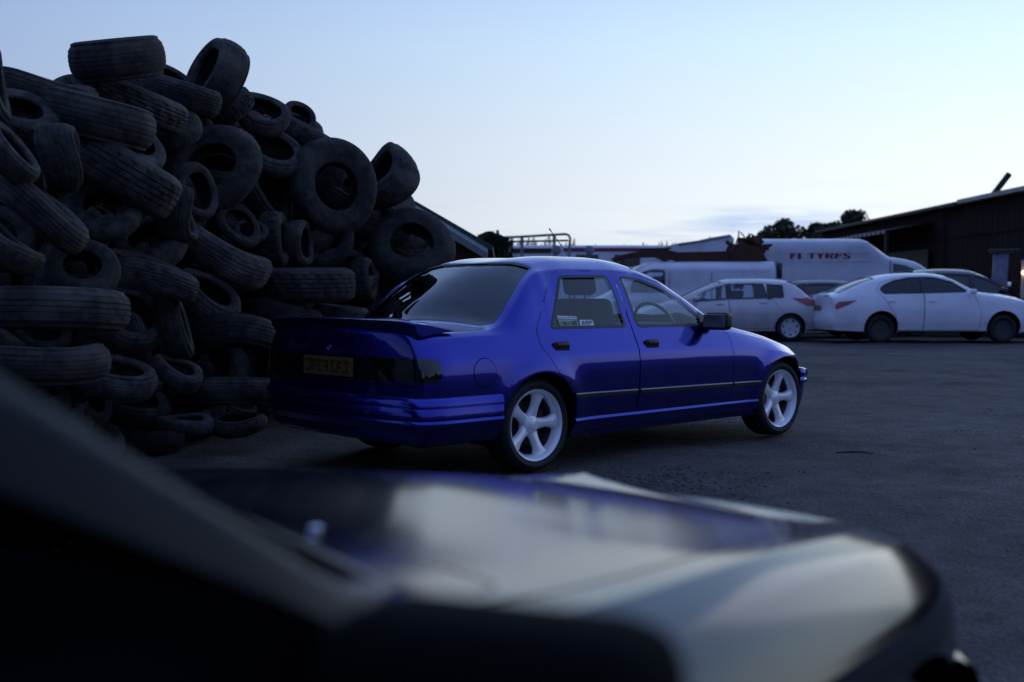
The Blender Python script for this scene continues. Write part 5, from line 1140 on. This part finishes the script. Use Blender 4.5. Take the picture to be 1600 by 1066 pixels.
TY = [  # centre px, apparent size, kind, axis (x right, y away, z up)
 (184, 92, 158, 'worn', (-.16, -.03, .97), 'topmost tyre of the heap, lying almost flat against the sky', -.1, 1.2),
 (338, 120, 122, 'worn', (-.80, -.36, .42), 'domed tyre leaning on the skyline right of the topmost tyre', 0, 1.35),
 (283, 148, 132, 'block', (.26, 0, .98), 'tyre lying below and between the two highest tyres', .15, .9),
 (205, 158, 192, 'truck', (.36, .0, .95), 'wide tyre tipped to the right just under the topmost tyre', .25, .6),
 (145, 186, 212, 'worn', (.20, .02, .98), 'broad smooth tyre lying under the tipped wide tyre, left of centre', -.15, .95),
 (203, 222, 122, 'rib', (.42, -.42, .80), 'thin-walled tyre with its opening showing below the broad smooth tyre', -.35, .5),
 (333, 264, 152, 'van', (-.16, -.93, .32), 'large dark tyre facing the camera with a round black opening, upper middle of heap', 0, 1),
 (352, 212, 92, 'worn', (.45, -.2, .86), 'tyre edge wedged on top of the large dark facing tyre', .15, .7),
 (410, 178, 96, 'worn', (.26, -.52, .82), 'small open tyre high on the right slope showing its dark hollow', 0, 1),
 (352, 170, 92, 'knob', (-.5, -.3, .8), 'dark tyre squeezed left of the small open tyre', .25, 1),
 (466, 186, 62, 'rib', (.5, -.62, .6), 'little tyre with a dark hole on the skyline of the right slope', .3, 1),
 (490, 222, 128, 'block', (.48, .05, .88), 'tyre whose tread runs down the skyline above the largest facing tyre', .2, .75),
 (424, 240, 112, 'worn', (.30, -.50, .80), 'tyre half open between the small open tyre and the largest facing tyre', .1, .9),
 (520, 294, 150, 'van', (.30, -.93, .05), 'best lit big round tyre standing face on, grey sidewall and dark centre', -.25, .95),
 (602, 280, 118, 'worn', (-.66, -.30, .66), 'pale treaded tyre leaning on the skyline right of the best lit tyre', .1, 1.45),
 (642, 385, 146, 'van', (.06, -.80, .60), 'thick-walled tyre tilted upward directly behind the blue car rear window', 0, .85),
 (373, 352, 78, 'worn', (.42, -.72, .50), 'small pale-rimmed tyre torn open in the middle of the heap', -.25, .6),
 (392, 362, 60, 'rib', (.1, -.55, .80), 'flattened tyre poking through the torn pale-rimmed tyre', -.2, .6),
 (508, 372, 100, 'worn', (-.18, -.86, .46), 'tyre with an oval hole just below the best lit big tyre', .1, .85),
 (428, 374, 88, 'knob', (.97, -.22, .06), 'upright knobbly tyre standing left of the oval-holed tyre', -.05, 1.25),
 (466, 380, 84, 'rib', (.96, -.25, .08), 'upright tyre pressed against the right side of the knobbly one', 0, 1.0),
 (478, 445, 158, 'truck', (.0, -.03, 1), 'wide tyre lying flat beside the blue car boot with lit tread', -.25, .78),
 (568, 437, 72, 'knob', (.95, -.25, .15), 'knobbly upright tyre between the flat wide tyre and the tilted thick-walled one', .1, 1.3),
 (94, 248, 104, 'rib', (.995, -.05, .1), 'upright tyre with clear tread grooves near the left edge', -.35, 1.45),
 (12, 240, 118, 'rib', (.76, -.2, .6), 'tyre cut by the left picture edge at mid height, tread outward', -.5, 1),
 (-16, 132, 132, 'worn', (.96, -.1, .15), 'tyre standing against the sky at the top left corner', -.2, .9),
 (66, 146, 180, 'worn', (.12, .03, .98), 'long low tyre lying on the skyline left of the topmost tyre', .25, .8),
 (186, 268, 204, 'truck', (.50, .0, .86), 'huge treaded tyre sloping down to the right across the left half', -.2, .82),
 (302, 302, 102, 'worn', (.74, -.62, .2), 'pale-shouldered tyre standing just right of the huge sloping tyre', -.15, 1.1),
 (276, 336, 98, 'rib', (.99, -.08, .12), 'upright ribbed tyre in front of the pale-shouldered tyre', -.4, 1.5),
 (162, 328, 124, 'van', (-.08, -.70, .68), 'tyre with a wide dark hollow under the huge sloping tyre', -.1, .9),
 (52, 322, 186, 'rib', (.60, -.04, .76), 'long tyre sloping from the left edge down to mid heap', -.35, .75),
 (8, 385, 140, 'block', (.62, -.08, .74), 'tyre under the long sloping one at the left edge', -.5, .9),
 (128, 422, 116, 'van', (.04, -.76, .62), 'tyre with a black hollow resting on the flat stack at lower left', -.35, .95),
 (232, 430, 150, 'block', (.30, -.1, .95), 'blocky tyre lying right of the black-hollowed tyre', -.15, .85),
 (348, 402, 176, 'block', (.46, -.02, .88), 'big blocky tyre sloping down to the flat wide tyre', -.2, .8),
 (92, 484, 218, 'rib', (.04, .04, 1), 'large ribbed tyre lying flat at the lower left, top of its stack', -.45, .82),
 (62, 572, 222, 'worn', (-.02, .03, 1), 'smooth tyre lying flat directly under the large ribbed one', -.45, .82),
 (272, 510, 112, 'rib', (.96, -.10, .25), 'upright tyre standing between the two flat stacks', -.2, .95),
 (274, 582, 92, 'block', (.42, -.25, .86), 'small tyre tipped over at the foot of the upright one', -.3, 1),
 (362, 524, 148, 'rib', (-.08, .10, .98), 'ribbed tyre lying on the stack beside the blue car bumper', -.3, .95),
 (362, 612, 154, 'worn', (.02, .02, 1), 'smooth tyre lying under the ribbed one beside the blue car bumper', -.3, .85),
 (440, 494, 126, 'block', (.16, .06, .98), 'tyre with fine blocks curving behind the boot spoiler', .05, .9),
 (532, 492, 90, 'rib', (.10, -.05, 1), 'tyre just showing above the blue car boot', .0, .9),
 (470, 545, 150, 'worn', (.1, 0, 1), 'tyre lying behind the blue car boot near the ground', .1, .9),
 (560, 520, 140, 'worn', (0, -.1, 1), 'low tyre hidden behind the blue car rear window', .25, .9),
 (590, 350, 110, 'worn', (.2, -.4, .88), 'dark tyre in the gap between the two thick-walled tyres', .45, .9),
 (372, 662, 92, 'worn', (.0, -.24, 1), 'small worn tyre lying by itself on the ground left of the bumper', -.55, .8),
 (288, 662, 96, 'rib', (.05, -.12, 1), 'tyre lying on the ground left of the small worn tyre', -.45, .7),
 (415, 300, 110, 'worn', (.7, -.5, .3), 'dark tyre behind and left of the best lit big tyre', .25, 1),
 (150, 240, 120, 'knob', (.3, -.6, .7), 'dark tyre in the hollow under the broad smooth tyre', .35, 1),
 (240, 378, 120, 'worn', (-.3, -.5, .8), 'shadowed tyre beneath the upright ribbed tyre', .1, 1),
 (320, 465, 130, 'worn', (.5, -.3, .8), 'shadowed tyre between the blocky tyre and the bumper stack', .1, 1),
 (200, 500, 120, 'rib', (.3, -.7, .6), 'shadowed tyre behind the flat stack at lower left', .3, 1),
 (180, 590, 130, 'worn', (.2, -.3, .9), 'shadowed tyre on the ground behind the flat lower left stack', .2, 1),
 (30, 182, 120, 'knob', (.2, -.5, .85), 'dark tyre below the long low skyline tyre at the left', .1, 1),
 (262, 205, 110, 'worn', (-.4, -.5, .75), 'shadowed tyre between the tipped wide tyre and the large dark facing one', .3, 1),
 (545, 425, 100, 'worn', (.3, -.5, .8), 'shadowed tyre above the lit tread of the flat wide tyre', .35, 1),
 (670, 450, 150, 'rib', (.1, -.3, .95), 'tyre under the tilted thick-walled tyre, mostly behind the blue roof', .3, .9),
]
for u, v, px, kd, ax, lab, dz, wd in TY:
    tyre(u, v, px, kd, ax, lab, dz=dz, width=wd, sq=random.uniform(.88, 1.0))
# the body of the heap behind them
sil = [(-90, 60), (28, 75), (30, 112), (108, 128), (120, 85), (190, 66), (262, 95), (285, 110), (337, 92), (385, 130), (450, 165), (490, 200), (540, 235), (600, 255), (645, 310), (690, 360), (700, 410), (690, 480), (600, 560), (440, 690), (-90, 720)]
def in_poly(x, y, P):
    c = False
    for (x1, y1), (x2, y2) in zip(P, P[1:]+P[:1]):
        if (y1 > y) != (y2 > y) and x < (x2-x1)*(y-y1)/(y2-y1)+x1: c = not c
    return c
kk = ['rib', 'block', 'worn', 'van', 'knob', 'worn']
for layer, (off, step) in enumerate(((.95, 60), (1.45, 72), (2.0, 90))):
    v = 70+layer*10
    while v < 700:
        u = -80+random.uniform(0, 30)
        while u < 720:
            uu, vv = u+random.uniform(-12, 12), v+random.uniform(-10, 10); px = random.uniform(88, 138)
            rr = px*.52
            if all(in_poly(uu+rr*a, vv+rr*b, sil) for a, b in ((0, -1), (.75, -.75), (-.75, -.75), (1, 0))):
                a = (random.gauss(0, .6), -abs(random.gauss(.3, .4)), random.gauss(.6, .4))
                tyre(uu, vv, px, random.choice(kk), a, 'dark tyre buried in a gap of the heap behind the outer tyres', 'tyres buried inside the heap', dz=off, sq=1)
            u += step*1.15
        v += step*.85
for u, v, px in ((232, 138, 100), (262, 128, 84), (409, 226, 100), (385, 215, 100), (440, 215, 90), (415, 192, 80), (372, 190, 90), (300, 160, 110), (130, 430, 110), (525, 300, 118), (500, 270, 112), (555, 330, 112), (645, 395, 112), (620, 370, 100), (335, 270, 110), (466, 200, 80), (600, 330, 100)):
    tyre(u, v, px, 'worn', (random.gauss(0, .3), -.35, .9), 'dark tyre buried in a gap of the heap behind the outer tyres', 'tyres buried inside the heap', dz=.85)
# what lies deepest in the heap reads as one dark mass
V = []; F = []; idx = {}
us = np.arange(-90, 700, 22); vs = np.arange(110, 700, 22)
ok_ = lambda u, v: all(in_poly(u+a, v+b, sil) for a, b in ((0, -46), (40, -34), (-30, -34), (30, 0)))
for i, u in enumerate(us):
    for j, v in enumerate(vs):
        if ok_(u, v):
            idx[i, j] = len(V)
            for dz_ in (1.9+.25*math.sin(u*.31)*math.sin(v*.27), 3.6): P = at_depth(u, v, heap_depth(u, v, dz_)); V.append((P.x, P.y, max(P.z, -.02)))
for (i, j), k_ in idx.items():
    if (i+1, j) in idx and (i, j+1) in idx and (i+1, j+1) in idx:
        q4 = (k_, idx[i+1, j], idx[i+1, j+1], idx[i, j+1]); F.append(q4); F.append(tuple(a+1 for a in q4[::-1]))
tag(raw('tyre_mass', V, F, RUB), 'dark mass of tyres deep inside the heap', None, kind='stuff')
# unseen bank added left of the picture to shade the yard and darken reflections
V = []; F = []; nx, ny = 40, 60
for j in range(ny):
    for i in range(nx):
        y = -9+14*j/(ny-1); x = -12+(12-3.0-max(0, y-4)*.35)*i/(nx-1); e = min(1, (1-i/(nx-1))*2.2)*min(1, j/8)*min(1, (ny-1-j)/4+.3)
        V.append((x+(.4*math.sin(y*1.1)), y, 5.0*e**.8+(.25*math.sin(x*7+y*3)*math.sin(y*6)+.15*math.sin(x*13)) * e-.02))
F = [(j*nx+i, j*nx+i+1, (j+1)*nx+i+1, (j+1)*nx+i) for j in range(ny-1) for i in range(nx-1)]
tag(raw('shading_bank', V, F, RUB), 'unseen dark bank of tyres added beyond the left picture edge for shade', None, kind='stuff')
print('objects', len(bpy.data.objects))
